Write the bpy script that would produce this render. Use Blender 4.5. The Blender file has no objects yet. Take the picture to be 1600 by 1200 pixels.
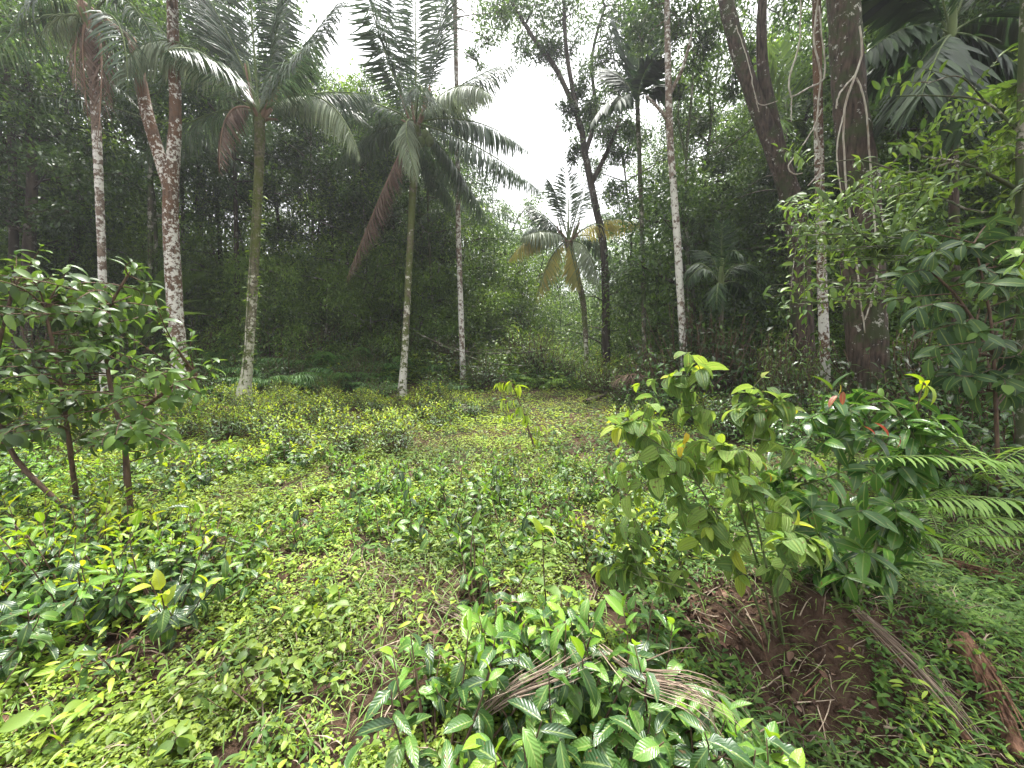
import bpy, math, random
import numpy as np
from math import radians, sin, cos, pi, atan, sqrt, exp

# ============================================================ camera, world, sun, exposure
SC = bpy.context.scene
COL = SC.collection
EYE = 1.5
F = 601.0                      # focal length in pixels of the 1600 px wide photograph
PITCH = atan(45 / F)           # looks slightly down: horizon at y = 555
cam_d = bpy.data.cameras.new('camera')
cam = bpy.data.objects.new('camera', cam_d); COL.objects.link(cam)
cam_d.sensor_width = 36; cam_d.lens = F / 1600 * 36
cam_d.clip_start = 0.05; cam_d.clip_end = 1000
cam.location = (0, 0, EYE); cam.rotation_euler = (pi / 2 - PITCH, 0, 0)
SC.camera = cam

SUN_EL, SUN_AZ = radians(72), radians(10)      # azimuth measured from +Y towards +X: ahead of the camera, high
world = bpy.data.worlds.new('World'); SC.world = world; world.use_nodes = True
wn = world.node_tree; wn.nodes.clear()
sky = wn.nodes.new('ShaderNodeTexSky'); sky.sky_type = 'NISHITA'; sky.sun_disc = False
sky.sun_elevation = SUN_EL; sky.sun_rotation = SUN_AZ; sky.dust_density = 4; sky.air_density = 1; sky.ozone_density = 1
hs = wn.nodes.new('ShaderNodeHueSaturation'); hs.inputs['Saturation'].default_value = 0.08
bg = wn.nodes.new('ShaderNodeBackground'); bg.inputs['Strength'].default_value = 0.15
wo = wn.nodes.new('ShaderNodeOutputWorld')
wn.links.new(sky.outputs[0], hs.inputs['Color']); wn.links.new(hs.outputs[0], bg.inputs['Color']); wn.links.new(bg.outputs[0], wo.inputs['Surface'])
sd = bpy.data.lights.new('sun', 'SUN'); sd.energy = 2.5; sd.angle = radians(7); sd.color = (1.0, 0.965, 0.9)
sun = bpy.data.objects.new('sun', sd); COL.objects.link(sun); sun.location = (0, 20, 60)
sun.rotation_euler = (-(pi / 2 - SUN_EL), 0, -SUN_AZ)
SC.view_settings.view_transform = 'Standard'; SC.view_settings.look = 'None'
SC.view_settings.gamma = 1; SC.view_settings.exposure = 1.93
cy = SC.cycles
cy.max_bounces = 7; cy.diffuse_bounces = 4; cy.glossy_bounces = 2; cy.transmission_bounces = 4; cy.transparent_max_bounces = 4
cy.volume_bounces = 0
cy.use_denoising = True
cy.sample_clamp_indirect = 4

RNG = np.random.default_rng(7)
random.seed(7)

# ============================================================ terrain height and picture-to-ground planning
def sst(a, b, x):
    t = np.clip((np.asarray(x, float) - a) / (b - a), 0, 1); return t * t * (3 - 2 * t)
def vn(x, y, s=1.0, k=0.0):
    x = np.asarray(x, float) / s; y = np.asarray(y, float) / s
    return (np.sin(1.7 * x + 0.9 * y + k) + np.sin(-0.8 * x + 2.1 * y + 1.3 + 2 * k) + np.sin(2.9 * x - 1.9 * y + 4.1 + k)
            + np.sin(0.6 * x + 3.3 * y + 2.2) * 0.7 + np.sin(4.3 * x + 1.1 * y + 0.4 + 3 * k) * 0.6) / 4.3
def soft(x):
    x = np.asarray(x, float); return np.where(x > 20, x, np.log1p(np.exp(np.clip(x, -30, 20))))
def H(x, y):
    x = np.asarray(x, float); y = np.asarray(y, float)
    z = 0.03 * np.clip(y, -5, 60)
    left = 1 - sst(-3, 4, x)
    z = z + left * 0.30 * soft((y - 12.5) * 1.0) * (1 - 0.35 * sst(25, 60, y))
    right = sst(2, 12, x)
    z = z + right * 0.20 * soft(y - 11.0 + 0.15 * (x - 8)) * (1 - 0.3 * sst(25, 60, y))
    z = z + 0.07 * soft(y - 15) * (1 - left) * (1 - right)
    z = z + 0.10 * soft(-x - 9) + 0.12 * soft(x - 8)
    z = z + 0.05 * vn(x, y, 1.6) * sst(1.5, 4, y) + 0.25 * vn(x, y, 6.0, 1.0) * sst(12, 20, y)
    # earth bank in the near right corner, falling towards the camera
    z = z + 0.13 * np.exp(-((x - 1.62) ** 2 / 0.30 + (y - 2.15) ** 2 / 0.10))
    z = z - 0.42 * sst(0.0, 1.0, (2.02 - y) / 0.75) * sst(0.75, 1.45, x)
    z = z - 0.25 * sst(2.2, 3.4, x) * (1 - sst(2.4, 4.5, y))
    return z
CP, SP = cos(PITCH), sin(PITCH)
def ray(px, py):
    u = (px - 800) / F; v = (600 - py) / F
    return np.array([u, CP + v * SP, -SP + v * CP])
def P(px, py, Y):
    d = ray(px, py); t = Y / d[1]
    return np.array([d[0] * t, Y, EYE + d[2] * t])
def G(px, py):
    d = ray(px, py); t = 0.5
    while t < 90:
        p = d * t
        if EYE + p[2] < H(p[0], p[1]): break
        t += 0.02 + t * 0.004
    return np.array([p[0], p[1], float(H(p[0], p[1]))])
def GY(px, Y):                      # ground point on the picture column px at depth Y
    z = 0.0
    x = (px - 800) / F * Y
    for _ in range(4):
        z = float(H(x, Y)); zc = Y * CP - (z - EYE) * SP
        x = (px - 800) / F * zc
    return np.array([x, Y, float(H(x, Y))])
def proj(p):
    x, y, z = p[0], p[1], p[2] - EYE
    zc = y * CP - z * SP; yc = y * SP + z * CP
    return (800 + F * x / max(zc, 0.01), 600 - F * yc / max(zc, 0.01))

# ============================================================ materials
def nt(name):
    m = bpy.data.materials.new(name); m.use_nodes = True
    t = m.node_tree; t.nodes.clear(); return m, t
def N(t, typ, **kw):
    n = t.nodes.new(typ)
    for k, v in kw.items():
        if k in n.inputs: n.inputs[k].default_value = v
        else: setattr(n, k, v)
    return n
def ramp(t, cols, interp='LINEAR'):
    r = t.nodes.new('ShaderNodeValToRGB'); r.color_ramp.interpolation = interp
    e = r.color_ramp.elements
    while len(e) > 1: e.remove(e[-1])
    e[0].position = cols[0][0]; e[0].color = (*cols[0][1], 1)
    for p, c in cols[1:]:
        k = e.new(p); k.color = (*c, 1)
    return r
def leaf_mat(name, cols, rough=0.38, trans=0.3, vein=0.0, quilt=0.0, spec=0.5, blotch=0.25, wear=0.0):
    m, t = nt(name); L = t.links.new
    geo = N(t, 'ShaderNodeNewGeometry')
    r = ramp(t, [(i / max(1, len(cols) - 1), c) for i, c in enumerate(cols)])
    L(geo.outputs['Random Per Island'], r.inputs[0]); col = r.outputs[0]
    # slow variation from plant to plant in object space
    tc = N(t, 'ShaderNodeTexCoord')
    nz = N(t, 'ShaderNodeTexNoise', Scale=0.9); nz.inputs['Detail'].default_value = 1
    L(geo.outputs['Position'], nz.inputs['Vector'])
    mr = N(t, 'ShaderNodeMapRange'); mr.inputs[1].default_value = .3; mr.inputs[2].default_value = .7
    mr.inputs[3].default_value = 1 - blotch; mr.inputs[4].default_value = 1 + blotch
    L(nz.outputs[0], mr.inputs[0])
    hv = N(t, 'ShaderNodeHueSaturation'); L(col, hv.inputs['Color']); L(mr.outputs[0], hv.inputs['Value']); col = hv.outputs[0]
    if wear:      # brown insect spots and dry patches of the leaf itself
        wn_ = N(t, 'ShaderNodeTexNoise', Scale=55); wn_.inputs['Detail'].default_value = 4; wn_.inputs['Roughness'].default_value = .65; L(geo.outputs['Position'], wn_.inputs['Vector'])
        wr = ramp(t, [(.70 - wear * .1, (0, 0, 0)), (.73 - wear * .1, (1, 1, 1))]); L(wn_.outputs[0], wr.inputs[0])
        wx = N(t, 'ShaderNodeMix', data_type='RGBA'); L(wr.outputs[0], wx.inputs['Factor']); L(col, wx.inputs['A']); wx.inputs['B'].default_value = (.16, .10, .04, 1); col = wx.outputs['Result']
    bs = N(t, 'ShaderNodeBsdfPrincipled'); bs.inputs['Roughness'].default_value = rough
    bs.inputs['Specular IOR Level'].default_value = spec
    if vein or quilt:
        sx = N(t, 'ShaderNodeSeparateXYZ'); L(tc.outputs['UV'], sx.inputs[0])
        c = N(t, 'ShaderNodeMath', operation='SUBTRACT'); L(sx.outputs[0], c.inputs[0]); c.inputs[1].default_value = .5
        a = N(t, 'ShaderNodeMath', operation='ABSOLUTE'); L(c.outputs[0], a.inputs[0])
        mid = N(t, 'ShaderNodeMapRange'); mid.inputs[1].default_value = .03; mid.inputs[2].default_value = .07
        mid.inputs[3].default_value = 1; mid.inputs[4].default_value = 0; L(a.outputs[0], mid.inputs[0])
        # side veins: bands slanting forward from the midrib
        k = N(t, 'ShaderNodeMath', operation='MULTIPLY_ADD'); L(a.outputs[0], k.inputs[0]); k.inputs[1].default_value = -0.5 if not quilt else 0.0; L(sx.outputs[1], k.inputs[2])
        k2 = N(t, 'ShaderNodeMath', operation='MULTIPLY'); L(k.outputs[0], k2.inputs[0]); k2.inputs[1].default_value = 55 if not quilt else 130
        s = N(t, 'ShaderNodeMath', operation='SINE'); L(k2.outputs[0], s.inputs[0])
        bump = N(t, 'ShaderNodeBump'); bump.inputs['Distance'].default_value = 0.004; bump.inputs['Strength'].default_value = max(vein, quilt)
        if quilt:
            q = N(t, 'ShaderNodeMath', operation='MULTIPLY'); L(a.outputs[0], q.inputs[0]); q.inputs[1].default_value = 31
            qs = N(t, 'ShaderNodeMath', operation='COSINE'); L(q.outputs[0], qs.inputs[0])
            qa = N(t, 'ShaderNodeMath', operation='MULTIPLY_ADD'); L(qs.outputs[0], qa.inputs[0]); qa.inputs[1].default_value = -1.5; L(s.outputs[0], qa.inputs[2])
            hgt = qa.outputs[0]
        else: hgt = s.outputs[0]
        h2 = N(t, 'ShaderNodeMath', operation='MULTIPLY_ADD'); L(mid.outputs[0], h2.inputs[0]); h2.inputs[1].default_value = -2; L(hgt, h2.inputs[2])
        L(h2.outputs[0], bump.inputs['Height']); L(bump.outputs[0], bs.inputs['Normal'])
        mx = N(t, 'ShaderNodeMix', data_type='RGBA'); mx.blend_type = 'MIX'
        f = N(t, 'ShaderNodeMath', operation='MULTIPLY'); L(mid.outputs[0], f.inputs[0]); f.inputs[1].default_value = 0.55
        L(f.outputs[0], mx.inputs['Factor']); L(col, mx.inputs['A']); mx.inputs['B'].default_value = (0.28, 0.36, 0.10, 1)
        col = mx.outputs['Result']
        if quilt:
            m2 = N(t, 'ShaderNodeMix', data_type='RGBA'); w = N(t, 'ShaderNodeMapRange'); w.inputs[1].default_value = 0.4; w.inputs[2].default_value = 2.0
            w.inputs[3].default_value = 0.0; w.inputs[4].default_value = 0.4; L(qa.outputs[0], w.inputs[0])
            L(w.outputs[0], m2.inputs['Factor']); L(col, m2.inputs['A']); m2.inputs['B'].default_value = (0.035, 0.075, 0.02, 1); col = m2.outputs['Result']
    L(col, bs.inputs['Base Color'])
    tr = N(t, 'ShaderNodeBsdfTranslucent')
    th = N(t, 'ShaderNodeHueSaturation', Hue=0.485, Saturation=1.1, Value=1.5); L(col, th.inputs['Color']); L(th.outputs[0], tr.inputs['Color'])
    mix = N(t, 'ShaderNodeMixShader', Fac=trans); mix.inputs[0].default_value = trans
    L(bs.outputs[0], mix.inputs[1]); L(tr.outputs[0], mix.inputs[2])
    o = N(t, 'ShaderNodeOutputMaterial'); L(mix.outputs[0], o.inputs[0])
    return m
def bark_mat(name, base, dark, lichen=None, amount=0.5, scale=9, moss=None, moss_amt=0.5, ring=0.0, rough=0.85, grow=0.0, bump=0.6):
    """lichen patches are marks of their own shape; moss and lichen masks are noise in object space; rings follow the trunk's length (UV)"""
    m, t = nt(name); L = t.links.new
    tc = N(t, 'ShaderNodeTexCoord'); geo = N(t, 'ShaderNodeNewGeometry')
    n1 = N(t, 'ShaderNodeTexNoise', Scale=scale * 2.2); n1.inputs['Detail'].default_value = 6
    mp = N(t, 'ShaderNodeMapping'); mp.inputs['Scale'].default_value = (1, 1, 0.18 if not ring else 1)
    L(geo.outputs['Position'], mp.inputs[0]); L(mp.outputs[0], n1.inputs['Vector'])
    r = ramp(t, [(0.32, dark), (0.62, base)]); L(n1.outputs[0], r.inputs[0]); col = r.outputs[0]
    hgt = n1.outputs[0]
    if moss is not None:
        n3 = N(t, 'ShaderNodeTexNoise', Scale=2.4); n3.inputs['Detail'].default_value = 8; n3.inputs['Roughness'].default_value = .7
        L(geo.outputs['Position'], n3.inputs['Vector'])
        r3 = ramp(t, [(0.52 - moss_amt * .25, (0, 0, 0)), (0.62 - moss_amt * .25, (1, 1, 1))]); L(n3.outputs[0], r3.inputs[0])
        x = N(t, 'ShaderNodeMix', data_type='RGBA'); L(r3.outputs[0], x.inputs['Factor']); L(col, x.inputs['A']); x.inputs['B'].default_value = (*moss, 1); col = x.outputs['Result']
    if lichen is not None:
        n2 = N(t, 'ShaderNodeTexNoise', Scale=scale); n2.inputs['Detail'].default_value = 9; n2.inputs['Roughness'].default_value = .72
        L(geo.outputs['Position'], n2.inputs['Vector'])
        sz = N(t, 'ShaderNodeSeparateXYZ'); L(geo.outputs['Position'], sz.inputs[0])
        ad = N(t, 'ShaderNodeMath', operation='MULTIPLY_ADD'); L(sz.outputs[2], ad.inputs[0]); ad.inputs[1].default_value = -grow; L(n2.outputs[0], ad.inputs[2])
        lf = N(t, 'ShaderNodeTexNoise', Scale=1.7); lf.inputs['Detail'].default_value = 3; L(geo.outputs['Position'], lf.inputs['Vector'])
        l2 = N(t, 'ShaderNodeMath', operation='MULTIPLY_ADD'); L(lf.outputs[0], l2.inputs[0]); l2.inputs[1].default_value = .35; L(ad.outputs[0], l2.inputs[2]); ad = N(t, 'ShaderNodeMath', operation='SUBTRACT'); L(l2.outputs[0], ad.inputs[0]); ad.inputs[1].default_value = .185
        c0 = 0.66 - amount * 0.3
        r2 = ramp(t, [(c0, (0, 0, 0)), (c0 + 0.05, (1, 1, 1))]); L(ad.outputs[0], r2.inputs[0])
        x = N(t, 'ShaderNodeMix', data_type='RGBA'); L(r2.outputs[0], x.inputs['Factor']); L(col, x.inputs['A']); x.inputs['B'].default_value = (*lichen, 1); col = x.outputs['Result']
    bs = N(t, 'ShaderNodeBsdfPrincipled'); bs.inputs['Roughness'].default_value = rough; bs.inputs['Specular IOR Level'].default_value = .25
    L(col, bs.inputs['Base Color'])
    if ring:
        sx = N(t, 'ShaderNodeSeparateXYZ'); L(tc.outputs['UV'], sx.inputs[0])
        a = N(t, 'ShaderNodeMath', operation='MULTIPLY'); L(sx.outputs[1], a.inputs[0]); a.inputs[1].default_value = ring
        s = N(t, 'ShaderNodeMath', operation='SINE'); L(a.outputs[0], s.inputs[0])
        h = N(t, 'ShaderNodeMath', operation='MULTIPLY_ADD'); L(s.outputs[0], h.inputs[0]); h.inputs[1].default_value = 0.10; L(hgt, h.inputs[2]); hgt = h.outputs[0]
    b = N(t, 'ShaderNodeBump'); b.inputs['Distance'].default_value = 0.03; b.inputs['Strength'].default_value = bump
    L(hgt, b.inputs['Height']); L(b.outputs[0], bs.inputs['Normal'])
    o = N(t, 'ShaderNodeOutputMaterial'); L(bs.outputs[0], o.inputs[0]); return m

M = {}
M['tea'] = leaf_mat('tea_leaf', [(.022, .055, .018), (.035, .085, .020), (.06, .13, .026), (.12, .23, .035)], rough=.34, trans=.25, vein=.22, spec=.6, wear=0.7)
M['tea_young'] = leaf_mat('young_tea_leaf', [(.14, .26, .03), (.25, .37, .04), (.40, .46, .05)], rough=.4, trans=.42, vein=.15)
M['tea_mid'] = leaf_mat('fresh_tea_leaf', [(.07, .17, .025), (.11, .24, .03), (.22, .36, .04)], rough=.36, trans=.35, vein=.2, wear=0.5)
M['herb'] = leaf_mat('herb_leaf', [(.11, .18, .022), (.19, .28, .032), (.30, .39, .05)], rough=.5, trans=.4, blotch=.4)
M['herb_dark'] = leaf_mat('dark_herb_leaf', [(.035, .08, .018), (.065, .135, .025), (.12, .21, .033)], rough=.6, trans=.3, spec=.3, wear=.5)
M['grass'] = leaf_mat('grass_blade', [(.09, .20, .03), (.16, .29, .05), (.25, .34, .09)], rough=.5, trans=.35)
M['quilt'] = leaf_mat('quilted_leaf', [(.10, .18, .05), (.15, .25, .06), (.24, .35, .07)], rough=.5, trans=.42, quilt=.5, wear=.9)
M['quilt_young'] = leaf_mat('young_quilted_leaf', [(.15, .27, .04), (.24, .36, .05), (.40, .43, .06)], rough=.5, trans=.4, quilt=.5)
M['glossy'] = leaf_mat('glossy_leaf', [(.03, .08, .02), (.06, .15, .03), (.11, .24, .04)], rough=.27, trans=.3, vein=.12, spec=.6, wear=.6)
M['dull'] = leaf_mat('dull_leaf', [(.025, .058, .022), (.045, .095, .032), (.08, .15, .045)], rough=.48, trans=.3, vein=.1, spec=.35, wear=.5)
M['glossy_young'] = leaf_mat('young_glossy_leaf', [(.14, .30, .04), (.25, .40, .05)], rough=.35, trans=.4, vein=.15)
M['red_leaf'] = leaf_mat('red_leaf', [(.30, .08, .05), (.42, .16, .08)], rough=.4, trans=.3, vein=.2)
M['yellow_leaf'] = leaf_mat('yellow_leaf', [(.55, .32, .03), (.50, .45, .05)], rough=.5, trans=.35, vein=.2)
M['tree_a'] = leaf_mat('tree_leaf', [(.022, .048, .015), (.042, .085, .022), (.075, .135, .03)], rough=.40, trans=.34, blotch=.45)
M['tree_b'] = leaf_mat('tree_leaf_light', [(.04, .08, .02), (.07, .135, .028), (.13, .22, .04)], rough=.42, trans=.34, blotch=.45)
M['tree_c'] = leaf_mat('tree_leaf_yellowish', [(.07, .13, .025), (.12, .21, .04), (.19, .29, .05)], rough=.45, trans=.38, blotch=.4)
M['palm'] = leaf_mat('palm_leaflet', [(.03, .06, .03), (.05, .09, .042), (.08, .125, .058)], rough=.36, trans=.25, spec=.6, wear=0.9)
M['palm_dark'] = leaf_mat('shaded_palm_leaflet', [(.014, .032, .012), (.025, .055, .018), (.05, .10, .025)], rough=.55, trans=.25, spec=.3)  # darker copy of the palm leaflet, with shade put into its colour
M['palm_pale'] = leaf_mat('pale_palm_leaflet', [(.12, .16, .09), (.18, .23, .13), (.24, .29, .17)], rough=.45, trans=.25, wear=0.9)
M['palm_yellow'] = leaf_mat('yellowing_palm_leaflet', [(.20, .23, .06), (.32, .30, .07), (.42, .34, .07)], rough=.5, trans=.35)
M['palm_brown'] = leaf_mat('dead_palm_leaflet', [(.12, .08, .06), (.18, .125, .095), (.26, .19, .145)], rough=.8, trans=.12, spec=.2)
M['fern'] = leaf_mat('fern_leaf', [(.13, .26, .04), (.19, .33, .06), (.26, .40, .09)], rough=.5, trans=.35)
M['fern_dark'] = leaf_mat('dark_fern_leaf', [(.06, .14, .04), (.09, .20, .05), (.14, .28, .07)], rough=.45, trans=.3)
M['straw'] = leaf_mat('dry_frond', [(.11, .08, .06), (.20, .15, .115), (.34, .27, .21)], rough=.85, trans=.05, spec=.15, blotch=.4)
M['litter'] = leaf_mat('dead_leaf', [(.05, .028, .02), (.10, .055, .04), (.18, .10, .07), (.28, .19, .14)], rough=.8, trans=.05, spec=.2, blotch=.4)
M['rachis'] = bark_mat('palm_rachis', (.14, .18, .07), (.09, .12, .05), scale=5, bump=.1)
M['rachis_brown'] = bark_mat('dead_rachis', (.26, .17, .12), (.14, .09, .06), scale=5, bump=.3)
M['stem'] = bark_mat('green_stem', (.10, .14, .05), (.07, .06, .03), scale=20, bump=.2)
M['stem_brown'] = bark_mat('brown_stem', (.14, .09, .06), (.06, .04, .03), scale=20, bump=.4)
M['bark_pale'] = bark_mat('lichened_palm_bark', (.22, .17, .13), (.09, .06, .045), lichen=(.62, .60, .55), amount=.80, scale=8, ring=70, grow=.012)
M['bark_red'] = bark_mat('reddish_lichened_bark', (.17, .11, .075), (.07, .045, .03), lichen=(.66, .64, .58), amount=.72, scale=13, grow=.014, moss=(.15, .085, .05), moss_amt=.3)
M['bark_moss'] = bark_mat('mossy_coconut_bark', (.20, .18, .12), (.07, .06, .04), lichen=(.50, .48, .38), amount=.85, scale=9, ring=75, grow=.045, moss=(.10, .115, .03), moss_amt=.3)
M['bark_coco'] = bark_mat('mottled_coconut_bark', (.20, .17, .12), (.08, .06, .045), lichen=(.58, .55, .48), amount=.85, scale=8, ring=60, grow=.04, moss=(.10, .12, .035), moss_amt=.4)
M['bark_dark'] = bark_mat('dark_fissured_bark', (.10, .072, .055), (.022, .015, .012), lichen=(.50, .48, .43), amount=.22, scale=11, bump=1.0, moss=(.05, .06, .025), moss_amt=.1)
M['bark_grey'] = bark_mat('grey_bark', (.13, .11, .085), (.05, .04, .03), lichen=(.35, .33, .28), amount=.4, scale=5, moss=(.06, .08, .03), moss_amt=.4)
M['bark_wood'] = bark_mat('forest_bark', (.07, .055, .04), (.025, .02, .015), lichen=(.2, .19, .16), amount=.3, scale=4)
M['vine'] = bark_mat('pale_vine', (.58, .54, .47), (.28, .22, .17), scale=14, bump=.3)
M['dead_wood'] = bark_mat('dead_wood', (.26, .21, .17), (.10, .075, .055), lichen=(.5, .46, .4), amount=.5, scale=12)
M['log'] = bark_mat('fibrous_palm_sheath', (.26, .14, .09), (.07, .035, .022), scale=16, bump=1.0)
M['twig'] = bark_mat('dry_twig', (.40, .32, .24), (.20, .15, .11), scale=25, bump=.3)

def ground_mat():
    m, t = nt('soil'); L = t.links.new
    geo = N(t, 'ShaderNodeNewGeometry')
    def nz(s, d=8, r=.6):
        n = N(t, 'ShaderNodeTexNoise', Scale=s); n.inputs['Detail'].default_value = d; n.inputs['Roughness'].default_value = r
        L(geo.outputs['Position'], n.inputs['Vector']); return n.outputs[0]
    r = ramp(t, [(.30, (.030, .018, .012)), (.5, (.075, .045, .03)), (.68, (.13, .085, .058))]); L(nz(9, 10, .7), r.inputs[0])
    g = ramp(t, [(.45, (0, 0, 0)), (.6, (1, 1, 1))]); L(nz(1.3, 8, .7), g.inputs[0])
    sep = N(t, 'ShaderNodeSeparateXYZ'); L(geo.outputs['Position'], sep.inputs[0])
    mr = N(t, 'ShaderNodeMapRange'); mr.inputs[1].default_value = 2.4; mr.inputs[2].default_value = 6; L(sep.outputs[1], mr.inputs[0])
    mu = N(t, 'ShaderNodeMath', operation='MULTIPLY'); L(g.outputs[0], mu.inputs[0]); L(mr.outputs[0], mu.inputs[1])
    x = N(t, 'ShaderNodeMix', data_type='RGBA'); L(mu.outputs[0], x.inputs['Factor']); L(r.outputs[0], x.inputs['A']); x.inputs['B'].default_value = (.03, .045, .016, 1)
    bs = N(t, 'ShaderNodeBsdfPrincipled'); bs.inputs['Roughness'].default_value = .95; bs.inputs['Specular IOR Level'].default_value = .15
    L(x.outputs['Result'], bs.inputs['Base Color'])
    b = N(t, 'ShaderNodeBump'); b.inputs['Distance'].default_value = .05; b.inputs['Strength'].default_value = 1.0
    L(nz(26, 12, .72), b.inputs['Height']); L(b.outputs[0], bs.inputs['Normal'])
    o = N(t, 'ShaderNodeOutputMaterial'); L(bs.outputs[0], o.inputs[0]); return m
M['soil'] = ground_mat()

# ============================================================ mesh building
def unit(v):
    v = np.asarray(v, float); return v / np.maximum(np.linalg.norm(v, axis=-1, keepdims=True), 1e-9)
def leaf_t(rows=4, width=.38, bend=.5, fold=.12, peak=.45, petiole=0.0, wave=0.0, blunt=0.0):
    t = np.linspace(0, 1, rows + 1)
    a = peak / (1 - peak)
    w = (t ** a) * (1 - t); w = w / max(w.max(), 1e-6)
    w = np.maximum(w ** (.75 - .25 * blunt), .04) * width * .5
    y = np.sin(bend * t) / max(bend, 1e-3); z = -(1 - np.cos(bend * t)) / max(bend, 1e-3)
    V = []; UV = []
    for i in range(rows + 1):
        wz = wave * sin(i * 2.4)
        V += [(-w[i], y[i], z[i] + fold * w[i] * 2 + wz * w[i]), (0, y[i], z[i]), (w[i], y[i], z[i] + fold * w[i] * 2 - wz * w[i])]
        UV += [(0, t[i]), (.5, t[i]), (1, t[i])]
    Q = []
    for i in range(rows):
        b = i * 3; Q += [(b, b + 1, b + 4, b + 3), (b + 1, b + 2, b + 5, b + 4)]
    return np.array(V), np.array(Q), np.array(UV)
def diamond(width=.4, fold=.08, bend=.1):
    V = np.array([(0, 0, 0), (width / 2, .45, fold), (0, 1, -bend), (-width / 2, .45, fold)], float)
    return V, np.array([(0, 1, 2, 3)]), np.array([(.5, 0), (1, .45), (.5, 1), (0, .45)])
class MB:
    def __init__(s, mats): s.V = []; s.Q = []; s.U = []; s.I = []; s.n = 0; s.mats = mats; s.acc = {}
    def add(s, V, Q, UV, mi=0):
        s.V.append(V); s.Q.append(np.asarray(Q) + s.n); s.U.append(UV); s.I.append(np.full(len(Q), mi)); s.n += len(V)
    def put(s, tmpl, pos, D, hint, size, mi=0, roll=0.0, wid=None):
        V, Q, U = tmpl
        pos = np.atleast_2d(pos); D = unit(np.atleast_2d(D)); hint = np.atleast_2d(hint); n = len(pos)
        if n == 0: return
        hint = np.broadcast_to(hint, (n, 3)) + RNG.normal(0, roll, (n, 3)) if roll else np.broadcast_to(hint, (n, 3))
        X = np.cross(D, hint); bad = np.linalg.norm(X, axis=1) < 1e-3; X[bad] = np.cross(D[bad], (1.0, .13, .2)); X = unit(X); Z = np.cross(X, D)
        size = np.broadcast_to(np.asarray(size, float), (n,))
        ws = size if wid is None else size * wid
        W = (pos[:, None, :] + V[None, :, 0:1] * X[:, None, :] * np.reshape(ws, (-1, 1, 1)) + (V[None, :, 1:2] * D[:, None, :] + V[None, :, 2:3] * Z[:, None, :]) * size[:, None, None])
        k = len(V)
        QQ = (Q[None] + (np.arange(n) * k)[:, None, None]).reshape(-1, 4)
        s.add(W.reshape(-1, 3), QQ, np.tile(U, (n, 1)), mi)
    def leaf(s, key, tmpl, pos, d, hint, size, mi=0):      # collected, placed all at once by flush()
        s.acc.setdefault((key, mi), [tmpl, [], [], [], []]); a = s.acc[(key, mi)]
        a[1].append(pos); a[2].append(d); a[3].append(hint); a[4].append(size)
    def flush(s):
        for (k, mi), a in s.acc.items(): s.put(a[0], np.array(a[1]), np.array(a[2]), np.array(a[3]), np.array(a[4]), mi, roll=.12, wid=RNG.uniform(.72, 1.18, len(a[1])))
        s.acc = {}
    def tube(s, pts, rad, sides=6, mi=0, cap=True, rough=0.0, lobes=0, ridge=0.0):
        rg = 1 + RNG.uniform(-ridge, ridge, sides); pts = np.asarray(pts, float); n = len(pts); rad = np.broadcast_to(np.asarray(rad, float), (n,)).copy()
        T = np.gradient(pts, axis=0); T = unit(T)
        a = np.array([1.0, 0, 0]) if abs(T[0][0]) < .9 else np.array([0, 1.0, 0])
        U_ = unit(np.cross(T[0], a)); V = []; UV = []
        L = np.concatenate([[0], np.cumsum(np.linalg.norm(np.diff(pts, axis=0), axis=1))])
        for i in range(n):
            U_ = unit(U_ - T[i] * np.dot(U_, T[i])); W_ = np.cross(T[i], U_)
            for k in range(sides):
                an = 2 * pi * k / sides; r = rad[i] * rg[k] * (1 + (RNG.normal(0, rough) if rough else 0) + (lobes * sin(3 * an + i * .3) if lobes else 0))
                V.append(pts[i] + (U_ * cos(an) + W_ * sin(an)) * r); UV.append((k / sides, L[i]))
        Q = []
        for i in range(n - 1):
            for k in range(sides):
                k2 = (k + 1) % sides; Q.append((i * sides + k, i * sides + k2, (i + 1) * sides + k2, (i + 1) * sides + k))
        if cap:
            V.append(pts[-1] + T[-1] * rad[-1] * .6); UV.append((.5, L[-1])); c = len(V) - 1; b = (n - 1) * sides
            for k in range(0, sides, 2): Q.append((b + k, b + (k + 1) % sides, b + (k + 2) % sides, c))
        s.add(np.array(V), np.array(Q), np.array(UV), mi)
    def box(s, c, dx, dy, dz, mi=0): pass
    def mesh(s, name):
        s.flush()
        V = np.concatenate(s.V); Q = np.concatenate(s.Q); U = np.concatenate(s.U); I = np.concatenate(s.I)
        me = bpy.data.meshes.new(name); me.vertices.add(len(V)); me.vertices.foreach_set('co', V.astype(np.float32).ravel())
        nq = len(Q); me.loops.add(nq * 4); me.loops.foreach_set('vertex_index', Q.astype(np.int32).ravel())
        me.polygons.add(nq); me.polygons.foreach_set('loop_start', np.arange(0, nq * 4, 4, dtype=np.int32))
        me.polygons.foreach_set('material_index', I.astype(np.int32)); me.polygons.foreach_set('use_smooth', np.ones(nq, bool))
        uv = me.uv_layers.new(name='UVMap'); uv.data.foreach_set('uv', U[Q.ravel()].astype(np.float32).ravel())
        for m in s.mats: me.materials.append(M[m])
        me.update(calc_edges=True); return me
    def obj(s, name, parent=None):
        o = bpy.data.objects.new(name, s.mesh(name)); COL.objects.link(o); o.parent = parent; return o
def tag(o, label=None, cat=None, group=None, kind=None):
    if label: o['label'] = label
    if cat: o['category'] = cat
    if group: o['group'] = group
    if kind: o['kind'] = kind
    return o
def empty(name, loc, label, cat, group=None):
    o = bpy.data.objects.new(name, None); COL.objects.link(o); o.location = [float(c) for c in loc]; o.empty_display_size = .2
    return tag(o, label, cat, group)
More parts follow.
